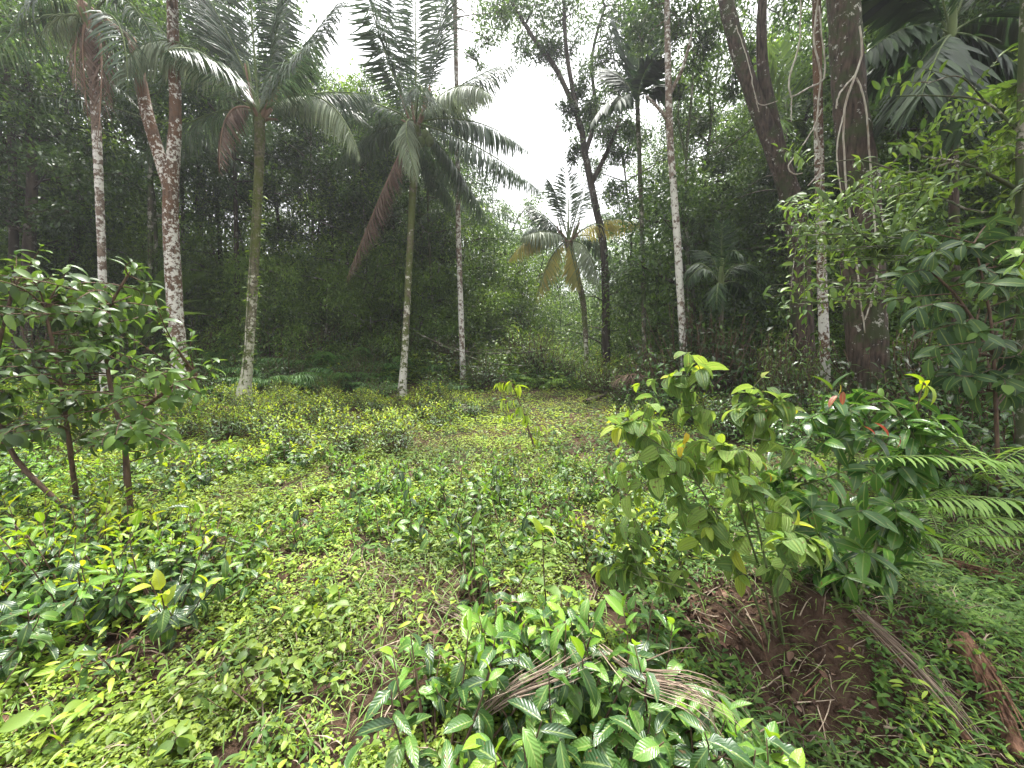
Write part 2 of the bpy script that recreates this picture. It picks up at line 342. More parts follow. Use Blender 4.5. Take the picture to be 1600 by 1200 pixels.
def shift(mb, loc):                 # builds in world space, stored relative to the thing's base
    for i in range(len(mb.V)): mb.V[i] = mb.V[i] - np.asarray(loc)
def part(mb, name, root):
    mb.flush()
    if not mb.V: return None
    shift(mb, np.array(root.location)); return mb.obj(name, root)
def bez(a, b, c, n=12):
    t = np.linspace(0, 1, n)[:, None]; a, b, c = map(np.asarray, (a, b, c)); return (1 - t) ** 2 * a + 2 * t * (1 - t) * b + t * t * c
def smooth_path(pts, n=16):
    pts = np.asarray(pts, float)
    if len(pts) < 3: return pts[0] + np.linspace(0, 1, n)[:, None] * (pts[-1] - pts[0])
    L = np.concatenate([[0], np.cumsum(np.linalg.norm(np.diff(pts, axis=0), axis=1))]); t = np.linspace(0, L[-1], n)
    out = []
    for q in t:
        i = min(max(np.searchsorted(L, q) - 1, 0), len(pts) - 2); u = (q - L[i]) / (L[i + 1] - L[i])
        p0 = pts[max(i - 1, 0)]; p1 = pts[i]; p2 = pts[i + 1]; p3 = pts[min(i + 2, len(pts) - 1)]
        out.append(.5 * ((2 * p1) + (-p0 + p2) * u + (2 * p0 - 5 * p1 + 4 * p2 - p3) * u * u + (-p0 + 3 * p1 - 3 * p2 + p3) * u ** 3))
    return np.array(out)
UP = np.array([0, 0, 1.0])
def rv(s=1.0): return RNG.normal(0, s, 3)

# ============================================================ plant generators
LT = {'litter': leaf_t(4, .5, 1.3, .3, .45, wave=.3), 'tea4': leaf_t(6, .42, .9, .16, .45, wave=.06), 'tea4s': leaf_t(6, .36, .35, .3, .45, wave=.1), 'tea4d': leaf_t(6, .46, 1.3, .1, .5, wave=.12),
      'tea4w': leaf_t(6, .40, .6, .22, .42, wave=.35), 'tea2': leaf_t(2, .42, .6, .15, .45), 'quilt': leaf_t(6, .60, 1.0, .10, .36, blunt=.5), 'quilt_y': leaf_t(5, .5, .5, .3, .4, blunt=.4),
      'cin': leaf_t(6, .36, .7, .18, .45, blunt=.3), 'cin_y': leaf_t(6, .34, 1.4, .2, .45), 'big': leaf_t(5, .40, .9, .12, .55, blunt=.4),
      'round': leaf_t(4, .6, .5, .15, .42, blunt=.5), 'lan': leaf_t(4, .26, .7, .2, .42), 'dia': diamond(), 'dian': diamond(.26, .05, .12), 'diaw': diamond(.55, .08, .1),
      'lft': leaf_t(3, .055, .7, .25, .35), 'lfd': leaf_t(3, .07, .25, .2, .4), 'pin': leaf_t(3, .22, .8, .15, .3, blunt=.8), 'herb': leaf_t(2, .6, .4, .18, .42, blunt=.5),
      'blade': leaf_t(3, .05, 1.1, .25, .3)}
def shoot(mb, sm, path, r0, n, size, keys, phyl='alt', start=.25, ang=.6, droop=.2, young=3, smi=0, sides=5, ymi=1, mi=0, ykeys=None, taper=.35, spin=None, jit=.15, sizes=None):
    """one leafy stem: the stem tube goes to sm, the leaves to mb; the last `young` leaves use material ymi"""
    path = np.asarray(path); m = len(path)
    sm.tube(path, np.linspace(r0, r0 * taper, m), sides, smi)
    T = unit(np.gradient(path, axis=0)); ph = RNG.uniform(0, 6.28) if spin is None else spin
    ts = np.linspace(start, 1, n)
    for i, t in enumerate(ts):
        f = t * (m - 1); k = min(int(f), m - 2); u = f - k; p = path[k] * (1 - u) + path[k + 1] * u; tg = unit(T[k] * (1 - u) + T[k + 1] * u)
        a = unit(np.cross(tg, (0.13, 0.9, .1))) ; b = np.cross(tg, a)
        if phyl == 'alt': ph += 2.4; phs = [ph]
        elif phyl == 'opp': ph += pi / 2; phs = [ph, ph + pi]
        else: ph = ph + pi; phs = [ph]                                  # distichous
        yo = i >= n - young
        for q in phs:
            s = a * cos(q) + b * sin(q); an = ang + (0.5 if yo else 0) + RNG.normal(0, jit)
            if yo and i == n - 1: an = 1.1
            d = s * cos(an) + tg * sin(an); dr = droop * (0.2 if yo else 1) * RNG.uniform(.6, 1.5)
            d = unit(d + np.array([0, 0, -dr]))
            hint = unit(UP * .8 + tg * .5 + rv(.18))
            key = (ykeys if (yo and ykeys) else keys); key = key[RNG.integers(len(key))]
            sz = size * RNG.uniform(.72, 1.18) * (RNG.uniform(.55, .95) if yo else 1)
            mb.leaf(key, LT[key], p, d, hint, sz, ymi if yo else mi)
def tea_bush(seed, R, Ht, nst, leaf, keys, per=11, ykeys=None, yprob=.75, flat=.25, mats=('tea', 'tea_young'), droop=.25, low=.62):
    global RNG
    keep = RNG; RNG = np.random.default_rng(seed)
    fo = MB(mats); st = MB(['stem_brown'])
    for i in range(nst):
        r = R * sqrt(RNG.uniform()); th = RNG.uniform(0, 2 * pi); e = np.array([r * cos(th), r * sin(th), Ht * (1 - flat * (r / R) ** 2) * RNG.uniform(low, 1.08)])
        b = np.array([e[0] * .18, e[1] * .18, -.03]); c = (b + e) / 2 + np.array([e[0], e[1], 0]) * .25 + rv(.04)
        shoot(fo, st, bez(b, c, e, 8), .006, per, leaf, keys, 'alt', .38, .35, droop, young=int(RNG.integers(3, 6)) if RNG.uniform() < yprob else 0, ykeys=ykeys or keys)
    RNG = keep
    return fo.mesh('foliage'), st.mesh('stems')
def place_shared(name, meshes, loc, label, cat, group, rz=0, sc=1.0, names=('foliage', 'stems'), szz=None):
    o = empty(name, loc, label, cat, group); o.rotation_euler = (0, 0, rz); o.scale = (sc, sc, szz or sc)
    for nm, me in zip(names, meshes):
        c = bpy.data.objects.new(nm, me); COL.objects.link(c); c.parent = o
    return o
def frond_mb(mats, C, ctl, tip, n=70, Lmax=.9, up=UP, grav=.5, key='lft', r0=.03, start=.12, fwd=.45, jitter=.13, prof=(.35, 1.0), ragged=0.06, wid=1.0, path=None, stalk_mi=1, endk=.25):
    """one palm or fern frond: a rachis tube and two rows of leaflets, hanging by grav"""
    mb = MB(mats); path = bez(C, ctl, tip, 16) if path is None else path
    mb.tube(path, np.linspace(r0, r0 * .18, len(path)), 5, stalk_mi)
    m = len(path); T = unit(np.gradient(path, axis=0)); t = np.linspace(start, 1.0, n); f = t * (m - 1); k = np.minimum(f.astype(int), m - 2); u = (f - k)[:, None]
    p = path[k] * (1 - u) + path[k + 1] * u; tg = unit(T[k] * (1 - u) + T[k + 1] * u)
    ss = (t - start) / (1 - start)
    L = Lmax * np.minimum(1, prof[0] + (1 - prof[0]) * ss / .3) * (1 - (1 - endk) * np.clip((ss - .55) / .45, 0, 1) ** 1.6)
    for sg in (-1, 1):
        side = unit(np.cross(tg, np.broadcast_to(up, tg.shape))) * sg
        fw = (fwd + .9 * np.clip(ss - .6, 0, 1))[:, None]
        d = side + tg * fw + np.array([0, 0, -1.0]) * (grav * (1 + RNG.normal(0, .25, n)))[:, None] + RNG.normal(0, jitter, (n, 3))
        hint = np.broadcast_to(up, tg.shape) + side * .4
        ok = RNG.uniform(0, 1, n) >= ragged
        mb.put(LT[key], p[ok], d[ok], hint[ok], (L * RNG.uniform(.68, 1.12, n))[ok], 0, wid=wid)
    return mb

# ============================================================ ground
def build_ground():
    def axis(lo, hi, n, c, fine):
        u = np.linspace(-1, 1, n); k = 4.2; s = np.sinh(k * u) / np.sinh(k)
        return c + np.where(s < 0, -s * (lo - c), s * (hi - c))
    xs = axis(-75, 75, 300, .6, 0); ys = axis(-15, 110, 300, 2.2, 0)
    X, Y = np.meshgrid(xs, ys); Z = H(X, Y)
    near = (1 - sst(3, 6, Y)) * (1 - sst(4, 7, abs(X)))
    Z = Z + near * (.012 * vn(X, Y, .11, 2) + .008 * vn(X, Y, .05, 3) + .02 * vn(X, Y, .3, 5) * sst(.9, 1.5, X))
    n = len(xs); V = np.stack([X, Y, Z], -1).reshape(-1, 3)
    i, j = np.meshgrid(np.arange(n - 1), np.arange(n - 1)); a = (j * n + i).ravel(); Q = np.stack([a, a + 1, a + n + 1, a + n], 1)
    mb = MB(['soil']); mb.add(V, Q, V[:, :2] * .2); return tag(mb.obj('ground'), kind='structure')
build_ground()

# masks for what grows where (world space)
_mp = {k: G(*v) for k, v in dict(bare1=(680, 940), bare2=(470, 640), bare3=(1000, 880), bare4=(230, 1010), bareR=(1480, 900)).items()}
def density_herb(x, y):
    d = .48 + .75 * vn(x, y, .5, 4) + .45 * vn(x, y, .17, 1)
    for k, rx, ry, a in (('bare1', .30, .35, .85), ('bare3', .35, .45, .9), ('bare4', .35, .18, 1.0), ('bareR', .8, .8, .55)):
        c = _mp[k]; d = d - a * np.exp(-(((x - c[0]) / rx) ** 2 + ((y - c[1]) / ry) ** 2))
    d = d - 1.3 * np.exp(-(((x - 1.35) / .34) ** 2 + ((y - 1.85) / .34) ** 2) ** 2) - .35 * sst(.6, 1.0, x) * (1 - sst(2.0, 2.4, y))          # the face of the earth bank stays bare
    d = d - .55 * sst(.5, 1.2, x)
    return d
def scatter(n, x0, x1, y0, y1, dens, cone=1.42):
    """points with density falling with distance, kept where dens(x,y) says so"""
    y = y0 + (y1 - y0) * RNG.uniform(0, 1, n); w = np.minimum(1, (y0 + .6) / (y + .6)) if False else 1
    x = RNG.uniform(-1, 1, n) * (cone * y + .4); ok = (x > x0) & (x < x1)
    x, y = x[ok], y[ok]; ok = RNG.uniform(0, 1, len(x)) < dens(x, y); x, y = x[ok], y[ok]
    return np.stack([x, y, H(x, y)], 1)
def herbs(pts, mb, key, size, height, k, mi=0, lift=.3):
    for j in range(k):
        n = len(pts); th = RNG.uniform(0, 2 * pi, n); h = RNG.uniform(.15, 1, n) * height
        p = pts + np.stack([np.cos(th) * size * .35, np.sin(th) * size * .35, h], 1)
        d = np.stack([np.cos(th), np.sin(th), RNG.uniform(-.25, lift + .2, n)], 1)
        mb.put(LT[key], p, d, UP, size * RNG.uniform(.6, 1.35, n), mi, roll=.25)
def build_cover():
    mb = MB(['herb', 'herb_dark', 'tea_young'])
    p = scatter(60000, -6, 3, 1.0, 3.2, density_herb); herbs(p, mb, 'herb', .020, .06, 4)
    q = lambda x, y: .25 + .9 * vn(x, y, .33, 9)
    p = scatter(9000, -6, 3, 1.0, 4.2, lambda x, y: q(x, y) * (density_herb(x, y) > .3)); herbs(p, mb, 'herb', .030, .11, 5, 0)
    p = scatter(4000, -6, 3, 1.0, 4.6, lambda x, y: (.2 + .9 * vn(x, y, .4, 3)) * (density_herb(x, y) > .2)); herbs(p, mb, 'lan', .05, .13, 6, 1)
    p = scatter(1500, -5, 2, 1.0, 4.0, lambda x, y: (.1 + .8 * vn(x, y, .5, 5))); herbs(p, mb, 'lan', .06, .14, 6, 2)
    p = scatter(50000, -8, 7, 3.2, 6.0, lambda x, y: density_herb(x, y) + .05); herbs(p, mb, 'herb', .03, .09, 3)
    p = scatter(34000, -14, 12, 6.0, 13, lambda x, y: .6 - .5 * sst(10.5, 12.5, y) + .45 * vn(x, y, 1.2, 3)); herbs(p, mb, 'dia', .055, .13, 3)
    p = scatter(1500, -6, 3, 1.1, 3.6, lambda x, y: .2 + density_herb(x, y) * .6); herbs(p, mb, 'round', .038, .10, 5, 0)
    tag(mb.obj('ground_cover'), 'low bright green herbs carpeting the clearing floor', 'ground cover', kind='stuff')
    mb = MB(['herb_dark', 'tree_b', 'tree_c'])
    dk = lambda x, y: .55 + .4 * vn(x, y, .6, 2) + .2 * sst(1.5, 3, x) - 1.2 * np.exp(-(((x - 1.38) / .33) ** 2 + ((y - 1.87) / .30) ** 2) ** 2)
    p = scatter(14000, .6, 9, 1.2, 7, dk); herbs(p, mb, 'herb', .04, .10, 4)
    p = scatter(5000, .7, 3.2, 1.2, 3.2, dk); herbs(p, mb, 'herb', .022, .06, 4)
    p = scatter(5000, .7, 3.6, 1.1, 3.4, dk); herbs(p, mb, 'lan', .05, .10, 6)
    p = scatter(2500, 1.2, 9, 2.0, 7, dk); herbs(p, mb, 'lan', .08, .16, 6)
    p = scatter(3500, -14, 9, 2.5, 9, lambda x, y: .35 + .5 * vn(x, y, .8, 6)); herbs(p, mb, 'lan', .09, .18, 5)
    tag(mb.obj('undergrowth'), 'darker leafy weeds among the bushes and beside the earth bank', 'weeds', kind='stuff')
    mb = MB(['herb_dark', 'tree_c', 'herb'])
    slope = lambda x, y: np.where((y > 12.0) | (x > 5.5 + .0 * y) | (x < -8.5), .8, .35 * sst(10.5, 12, y)) + .3 * vn(x, y, 1.5, 3)
    for (n, y0, y1, s, hh, k) in ((26000, 6, 15, .10, .5, 4), (50000, 12, 30, .15, 1.0, 5), (34000, 28, 75, .35, 1.8, 5)):
        p = scatter(n, -60, 60, y0, y1, slope); q = RNG.uniform(0, 1, len(p)) + .35 * vn(p[:, 0], p[:, 1], 3.0, 2)
        for mi, sel in ((1, q < .35), (0, (q >= .35) & (q < .85)), (2, q >= .85)):
            for jj in range(k):
                pp = p[sel]; n2 = len(pp); th = RNG.uniform(0, 6.28, n2); hgt = (.6 + .5 * vn(pp[:, 0], pp[:, 1], .9, 7)) * hh * 1.2 * RNG.uniform(.2, 1, n2)
                o = RNG.normal(0, s, (n2, 3)); o[:, 2] = hgt
                d = np.stack([np.cos(th), np.sin(th), RNG.uniform(-.6, .5, n2)], 1)
                mb.put(LT['dia'], pp + o, d, UP, s * RNG.uniform(.6, 1.4, n2), mi, roll=.35)
    tag(mb.obj('slope_undergrowth'), 'dark leafy undergrowth covering the forest slopes', 'undergrowth', kind='stuff')
    mb = MB(['litter'])
    p = scatter(15000, -6, 8, 1.0, 7, lambda x, y: .35 + .3 * sst(.3, 1.5, x) + sum(.8 * np.exp(-(((x - _mp[k][0]) / .45) ** 2 + ((y - _mp[k][1]) / .35) ** 2)) for k in _mp)); n = len(p); th = RNG.uniform(0, 6.28, n)
    p[:, 2] += .012; mb.put(LT['litter'], p, np.stack([np.cos(th), np.sin(th), RNG.uniform(-.1, .3, n)], 1), UP, RNG.uniform(.015, .06, n), 0, roll=.35)
    tag(mb.obj('leaf_litter'), 'brown dead leaves scattered over the bare soil', 'leaf litter', kind='stuff')
    mb = MB(['twig', 'log'])
    p = scatter(1500, -5, 5, 1.1, 5.5, lambda x, y: .25 + .6 * sst(.4, 1.2, x)); 
    for a in p:
        th = RNG.uniform(0, 6.28); l = RNG.uniform(.05, .28); e = a + np.array([cos(th) * l, sin(th) * l, 0]); e[2] = H(e[0], e[1]) + RNG.uniform(.005, .06); m_ = (a + e) / 2 + rv(.02) + UP * .015
        mb.tube(bez(a + UP * .01, m_, e, 5), np.linspace(.0025, .001, 5) * RNG.uniform(.6, 1.8), 4, int(RNG.uniform() < .3))
    V = np.array([(x, y, z) for z in (-.5, .5) for y in (-.5, .5) for x in (-.5, .5)]) + RNG.normal(0, .12, (8, 3)); clod = (V, np.array([(0, 2, 3, 1), (4, 5, 7, 6), (0, 1, 5, 4), (2, 6, 7, 3), (0, 4, 6, 2), (1, 3, 7, 5)]), V[:, :2])
    cm = MB(['soil']); p = scatter(22000, -5, 4, 1.1, 3.6, lambda x, y: .12 + .85 * np.exp(-(((x - 1.35) / .6) ** 2 + ((y - 1.8) / .5) ** 2))); cm.put(clod, p, RNG.normal(0, 1, (len(p), 3)), rv(), RNG.uniform(.003, .010, len(p)) * RNG.choice([1, 1, 2, 3.4], len(p)), 0, roll=.5)
    tag(cm.obj('soil_crumbs'), 'loose crumbs and clods of brown earth on the bank', 'earth crumbs', kind='stuff')
    tag(mb.obj('ground_debris'), 'broken twigs and rootlets strewn over the soil', 'twigs', kind='stuff')
    mb = MB(['grass', 'straw'])
    c1, c2 = G(650, 880), G(640, 960)
    def dg(x, y): return (.9 * np.exp(-(((x - c1[0]) / .35) ** 2 + ((y - c1[1]) / .5) ** 2)) + .55 * np.exp(-(((x - c2[0]) / .4) ** 2 + ((y - c2[1]) / .5) ** 2))
                          + .26 + .25 * vn(x, y, .45, 8) + .45 * sst(.8, 1.5, x) + .3 * np.exp(-(((x - 1.35) / .5) ** 2 + ((y - 1.6) / .2) ** 2)))
    for nb in range(8):
        p = scatter(5600, -4, 5, 1.2, 5, dg); n = len(p); th = RNG.uniform(0, 6.28, n)
        p = p + np.stack([np.cos(th) * .02, np.sin(th) * .02, 0 * th], 1)
        mb.put(LT['blade'], p, np.stack([np.cos(th) * .5, np.sin(th) * .5, RNG.uniform(.5, 1.4, n)], 1), np.stack([np.cos(th), np.sin(th), .6 + 0 * th], 1) * np.array([-1, -1, 1]), RNG.uniform(.04, .17, n), 0 if nb < 6 else 1, wid=.8)
    tag(mb.obj('grass'), 'thin grass blades and dry straws in the clearing', 'grass', kind='stuff')
build_cover()

# ============================================================ trees and palms that stand in the picture
def trunk_mesh(mb, pts, radii, sides=12, n=28, flare=0.0, rough=.03, mi=0, lobes=0):
    p = smooth_path(pts, n); r = np.interp(np.linspace(0, 1, n), np.linspace(0, 1, len(radii)), radii)
    z = np.linspace(0, 1, n); r = r * .82 * (1 + flare * np.exp(-z * n * .55)); p = p.copy(); p[0, 2] -= .15
    mb.tube(p, r, sides, mi, rough=rough, lobes=lobes); return p
def clumps(mb, C, R, per, size, key='dia', mi=0, flat=.7, face=None, out=.8):
    C = np.atleast_2d(C); R = np.broadcast_to(R, (len(C),)); n = len(C) * per
    c = np.repeat(C, per, 0); r = np.repeat(R, per)[:, None]
    o = unit(RNG.normal(0, 1, (n, 3))) * (RNG.uniform(0, 1, (n, 1)) ** .5); o[:, 2] *= flat
    d = o * out + RNG.normal(0, .6, (n, 3)) + np.array([0, 0, -.25])
    mb.put(LT[key], c + o * r, d, UP, size * RNG.uniform(.6, 1.35, n), mi, roll=.45)
def cluster_pts(c, spread, k, flat=.7):
    p = RNG.normal(0, 1, (k, 3)) * np.array([1, 1, flat]) * spread; return np.asarray(c) + p
def limb(mb, a, b, r0, r1=.008, sag=.15, mi=0, sides=5):
    a = np.asarray(a); b = np.asarray(b); m = (a + b) / 2 + np.array([0, 0, 1.0]) * np.linalg.norm(b - a) * sag + rv(.08 * np.linalg.norm(b - a))
    p = bez(a, m, b, 8); mb.tube(p, np.linspace(r0, r1, 8), sides, mi); return p
def picture_tree(name, label, cat, trunk, Y, bark, limbs=(), spots=(), leafm='tree_a', size=.18, per=110, key='dia', rbase=None, group=None, flare=.5, sub=3, base=None, extra=None, sides=12, lobes=0, out=.8):
    """trunk: [(px, py, width_px)...] from the ground up; spots: [(px, py, radius_px, dY)] leaf masses, each fed by a limb from the trunk"""
    b = GY(trunk[0][0], Y) if base is None else base
    pts = [b] + [P(a[0], a[1], Y) for a in trunk[1:]]; rad = [a[2] * .5 * Y / F for a in trunk]
    o = empty(name, b, label, cat, group); t = MB([bark]); c = MB([leafm, 'tree_b'])
    path = trunk_mesh(t, pts, rad, sides, max(24, 8 * len(pts)), flare, lobes=lobes)
    for L in limbs:
        q = [P(a[0], a[1], Y + (a[3] if len(a) > 3 else 0)) for a in L]; t.tube(smooth_path(q, 14), np.interp(np.linspace(0, 1, 14), np.linspace(0, 1, len(L)), [a[2] * .5 * Y / F for a in L]), 8)
        path = np.vstack([path, smooth_path(q, 14)])
    for (px, py, rp, dY) in spots:
        s = P(px, py, Y + dY); R = rp * Y / F
        low = path[path[:, 2] < s[2] + .3]; low = path if len(low) == 0 else low
        a = low[np.argmin(np.linalg.norm(low - s, axis=1) + .3 * abs(low[:, 2] - s[2] + R))]
        limb(t, a, s, max(.012, R * .035), sag=.05)
        for q in cluster_pts(s, R * .5, sub):
            limb(t, s, q, .012, .005, sag=.05, sides=4)
            clumps(c, [q], R * .62, per, size, key, 0 if RNG.uniform() < .8 else 1, out=out)
    part(t, 'trunk', o)
    if spots: part(c, 'crown', o)
    return o

class Palm:
    def __init__(s, name, label, cat, trunk, Y, bark, group=None, flare=.7, base=None, sides=14):
        b = (G(trunk[0][0], trunk[0][1]) if Y is None else GY(trunk[0][0], Y)) if base is None else base
        s.Y = b[1]; s.o = empty(name, b, label, cat, group)
        pts = [b] + [P(a[0], a[1], s.Y + (a[3] if len(a) > 3 else 0)) for a in trunk[1:]]; t = MB([bark])
        s.path = trunk_mesh(t, pts, [a[2] * .5 * s.Y / F for a in trunk], sides, 40, flare, .02); part(t, 'trunk', s.o); s.C = s.path[-1]
    def heart(s, r=.22, h=.8, brown=True):
        m = MB(['rachis_brown', 'rachis']); c = s.C
        for i in range(14):
            th = RNG.uniform(0, 6.28); e = c + np.array([cos(th) * r * 1.7, sin(th) * r * 1.7, RNG.uniform(.1, h)]); m.tube(bez(c + np.array([0, 0, -.15]), c + np.array([cos(th) * r * .8, sin(th) * r * .8, .05]), e, 6), np.linspace(.05, .02, 6), 5, int(i % 3 == 0))
        part(m, 'crown_heart', s.o)
    def frond(s, ctl, tip, dY=(0, 0), mats=('palm', 'rachis'), label=None, n=150, L=.8, up=None, grav=.5, **k):
        k.setdefault('wid', .95)
        b = P(ctl[0], ctl[1], s.Y + dY[0]); e = P(tip[0], tip[1], s.Y + dY[1]); c = s.C + np.array([0, 0, .05])
        if up is None:
            ax = e - c; v = np.cross(ax, UP); v = unit(v) if np.linalg.norm(v) > .3 else np.array([1.0, 0, 0]); up = unit(np.cross(v, ax)); up = up if up[2] > 0 else -up
        part(tag_none(frond_mb(list(mats), c, b, e, n, L, up, grav, **k)), 'frond', s.o)
        if label: s.o.children[-1]['label'] = label
    def free_frond(s, th, el, length, mats=('palm', 'rachis'), n=70, L=.8, grav=.5, bend=.9, **k):
        d = np.array([cos(th) * cos(el), sin(th) * cos(el), sin(el)]); c = s.C
        b = c + d * length * .55; e = c + np.array([cos(th), sin(th), 0]) * length * (.55 + .35 * cos(el)) + np.array([0, 0, length * (sin(el) * .9 - bend * .5)])
        v = np.array([-sin(th), cos(th), 0]); up = unit(np.cross(e - c, v)); up = up if up[2] > 0 else -up
        part(frond_mb(list(mats), c, b, e, n, L, up, grav, **k), 'frond', s.o)
def tag_none(x): return x
BR = ('palm_brown', 'rachis_brown'); PA = ('palm_pale', 'rachis'); YE = ('palm_yellow', 'rachis')

# slender palm with dead skirt, far side of the left shrub
p = Palm('slender_palm', 'slender pale lichened palm with a skirt of dead brown fronds under its crown', 'palm', [(163, 660, 13), (160, 430, 12), (153, 250, 12), (146, 120, 13), (140, 40, 12)], 8.2, 'bark_pale', flare=.5)
p.heart(.12, .5)
for c, t, m, kw in (((170, 30), (152, 230), BR, dict(grav=1.2, L=.5)), ((120, 20), (138, 190), BR, dict(grav=1.2, L=.5)), ((105, 0), (60, 60), PA, dict(grav=.8, L=.55)), ((90, -60), (20, 40), ('palm', 'rachis'), {}), ((180, -60), (240, 60), ('palm', 'rachis'), {}),
                    ((150, 60), (175, 170), BR, dict(grav=1.3, L=.45)), ((110, 40), (120, 140), BR, dict(grav=1.2, L=.45)), ((200, -20), (200, 150), ('palm', 'rachis'), {}), ((140, -150), (160, -180), ('palm', 'rachis'), {}), ((60, 0), (-20, 90), ('palm', 'rachis'), {})):
    p.frond(c, t, (RNG.uniform(-.3, .3), RNG.uniform(-.6, .6)), m, n=46, **kw)
# forked lichened tree
picture_tree('forked_tree', 'tall forked tree with white lichen on reddish brown bark and one grey arm', 'tree', [(287, 640, 28), (275, 500, 24), (268, 380, 25), (267, 300, 24), (274, 190, 18), (271, 80, 17), (268, -60, 14)], None or G(287, 636)[1], 'bark_red',
             limbs=[[(267, 300, 18), (248, 240, 16), (228, 170, 16), (214, 95, 15), (205, 60, 10)]], spots=[(190, -10, 70, 1.5), (300, -60, 90, 1), (60, -60, 110, 1.0), (240, -90, 90, -1)], size=.13, per=220, flare=.35)

picture_tree('dark_tree', 'dense dark leafed tree filling the corner behind the tall leafy shrub', 'tree', [(45, 620, 18), (42, 450, 18), (50, 300, 16), (45, 150, 12), (40, 60, 8)], 11.0, 'bark_wood',
             spots=[(x + 12 * ((i * 7) % 3 - 1), y, 48, .5 * ((i * 5) % 3 - 1)) for i, (x, y) in enumerate([(a, b) for a in (-80, -20, 35, 85, 120) for b in (90, 150, 210, 270, 330)]) if not (x > 100 and y < 200)], size=.13, per=170, sub=3, flare=.3)
# coconut palm with the mossy trunk
p = Palm('coconut_palm', 'coconut palm with mossy green trunk flaring at its base and one brown hanging frond', 'palm', [(378, 634, 22), (388, 560, 16), (396, 430, 17), (403, 300, 15), (406, 215, 15), (405, 180, 18)], None, 'bark_moss', group='tall coconut palms at the back of the clearing', flare=1.1)
p.heart(.25, 1.0)
A = p
cl = empty('trunk_climber', A.o.location, 'small pale leaved climber sprouting along the mossy coconut trunk', 'climber'); cm_ = MB(['tree_c', 'stem'])
for i in range(260):
    q = A.path[RNG.integers(4, 30)] + UP * RNG.uniform(-.1, .1); th = RNG.uniform(0, 6.28); q = q + np.array([cos(th), sin(th), 0]) * .10
    cm_.put(LT['lan'], q, np.array([cos(th), sin(th), RNG.uniform(-.4, .8)]), UP, RNG.uniform(.06, .15), 0, roll=.3)
cm_.tube(A.path[1:30] + np.array([.0, -.12, 0]), .008, 4, 1); part(cm_, 'foliage', cl)
for c, t, dY, m, kw in (
    ((250, -20), (178, 125), (0, -.9), ('palm_pale', 'rachis'), dict(grav=1.6, L=.9, n=120)),
    ((515, 95), (563, 245), (-.4, -1.2), PA, dict(grav=1.8, L=.75, n=120)),
    ((340, 135), (343, 268), (-.3, -.9), BR, dict(grav=.9, L=.6, n=90, label='brown dead frond hanging beside the trunk')),
    ((345, 90), (322, -60), (.3, .6), ('palm', 'rachis'), dict(grav=.2, L=.95, fwd=.7)),
    ((395, 60), (385, -90), (.3, .3), ('palm', 'rachis'), dict(grav=.2, L=1.0, fwd=.7)),
    ((430, 70), (455, -80), (0, .3), ('palm', 'rachis'), dict(grav=.2, L=1.0, fwd=.7)),
    ((460, 90), (540, -10), (.5, 1), ('palm', 'rachis'), dict(grav=.5, L=.9)),
    ((480, 130), (590, 150), (.6, 1.2), ('palm', 'rachis'), dict(grav=1.2, L=.8)),
    ((300, 110), (230, 20), (.8, 1.6), ('palm', 'rachis'), dict(grav=.5, L=.9)),
    ((320, 150), (205, 260), (1.2, 2.4), ('palm', 'rachis'), dict(grav=1.4, L=.9)),
    ((440, 110), (500, 60), (-.8, -2), ('palm', 'rachis'), dict(grav=.7, L=.8)),
    ((370, 60), (290, -60), (-.2, -.2), ('palm', 'rachis'), dict(grav=.3, L=.95, fwd=.7))):
    lab = kw.pop('label', None); p.frond(c, t, dY, m, lab, **kw)
for th, el, ln in ((.9, .9, 3.8), (2.2, .7, 3.8), (4.8, .3, 3.0)): A.free_frond(th, el, ln, n=130, L=.75, wid=.8)
# coconut palm in the middle
p = Palm('coconut_palm', 'coconut palm with mottled trunk, many spread fronds and a long dead frond hanging low', 'palm', [(628, 618, 15), (634, 520, 12), (640, 400, 12), (645, 300, 12), (650, 215, 14), (650, 195, 18)], None, 'bark_coco', group='tall coconut palms at the back of the clearing', flare=.5)
p.heart(.25, 1.1)
K = ('palm', 'rachis')
for c, t, dY, m, kw in (
    ((600, 110), (555, -90), (-.3, -.8), K, dict(grav=.35, L=1.05, fwd=.6)), ((628, 90), (610, -90), (.5, .9), K, dict(grav=.2, L=1.0, fwd=.6)),
    ((650, 80), (648, -110), (0, 0), K, dict(grav=.15, L=1.0, fwd=.6)), ((680, 90), (705, -60), (.4, .8), K, dict(grav=.2, L=1.0, fwd=.6)),
    ((700, 130), (815, 90), (0, .4), K, dict(grav=.9, L=.9)), ((715, 100), (770, 150), (-.9, -1.8), PA, dict(grav=1.2, L=.8)),
    ((740, 165), (825, 235), (.2, .4), K, dict(grav=1.4, L=.8)), ((745, 215), (850, 300), (-.5, -.9), K, dict(grav=1.5, L=.85)),
    ((700, 225), (765, 350), (.3, .8), K, dict(grav=1.2, L=.9)), ((618, 165), (652, 280), (-1.0, -2.0), PA, dict(grav=1.3, L=.7)),
    ((570, 140), (470, 150), (.7, 1.5), K, dict(grav=1.2, L=.9)), ((580, 190), (520, 260), (1.2, 2.2), K, dict(grav=1.2, L=.8)),
    ((615, 250), (542, 435), (-.3, -.6), BR, dict(grav=1.4, L=.75, r0=.035, label='long dead brown frond hanging beside the trunk')), ((660, 240), (715, 330), (1.5, 2.5), K, dict(grav=1.2, L=.8))):
    lab = kw.pop('label', None); p.frond(c, t, dY, m, lab, **kw)
for th, el, ln in ((1.0, .9, 3.8), (2.4, .6, 3.8), (5.0, .2, 3.0)): p.free_frond(th, el, ln, n=130, L=.75, wid=.8)
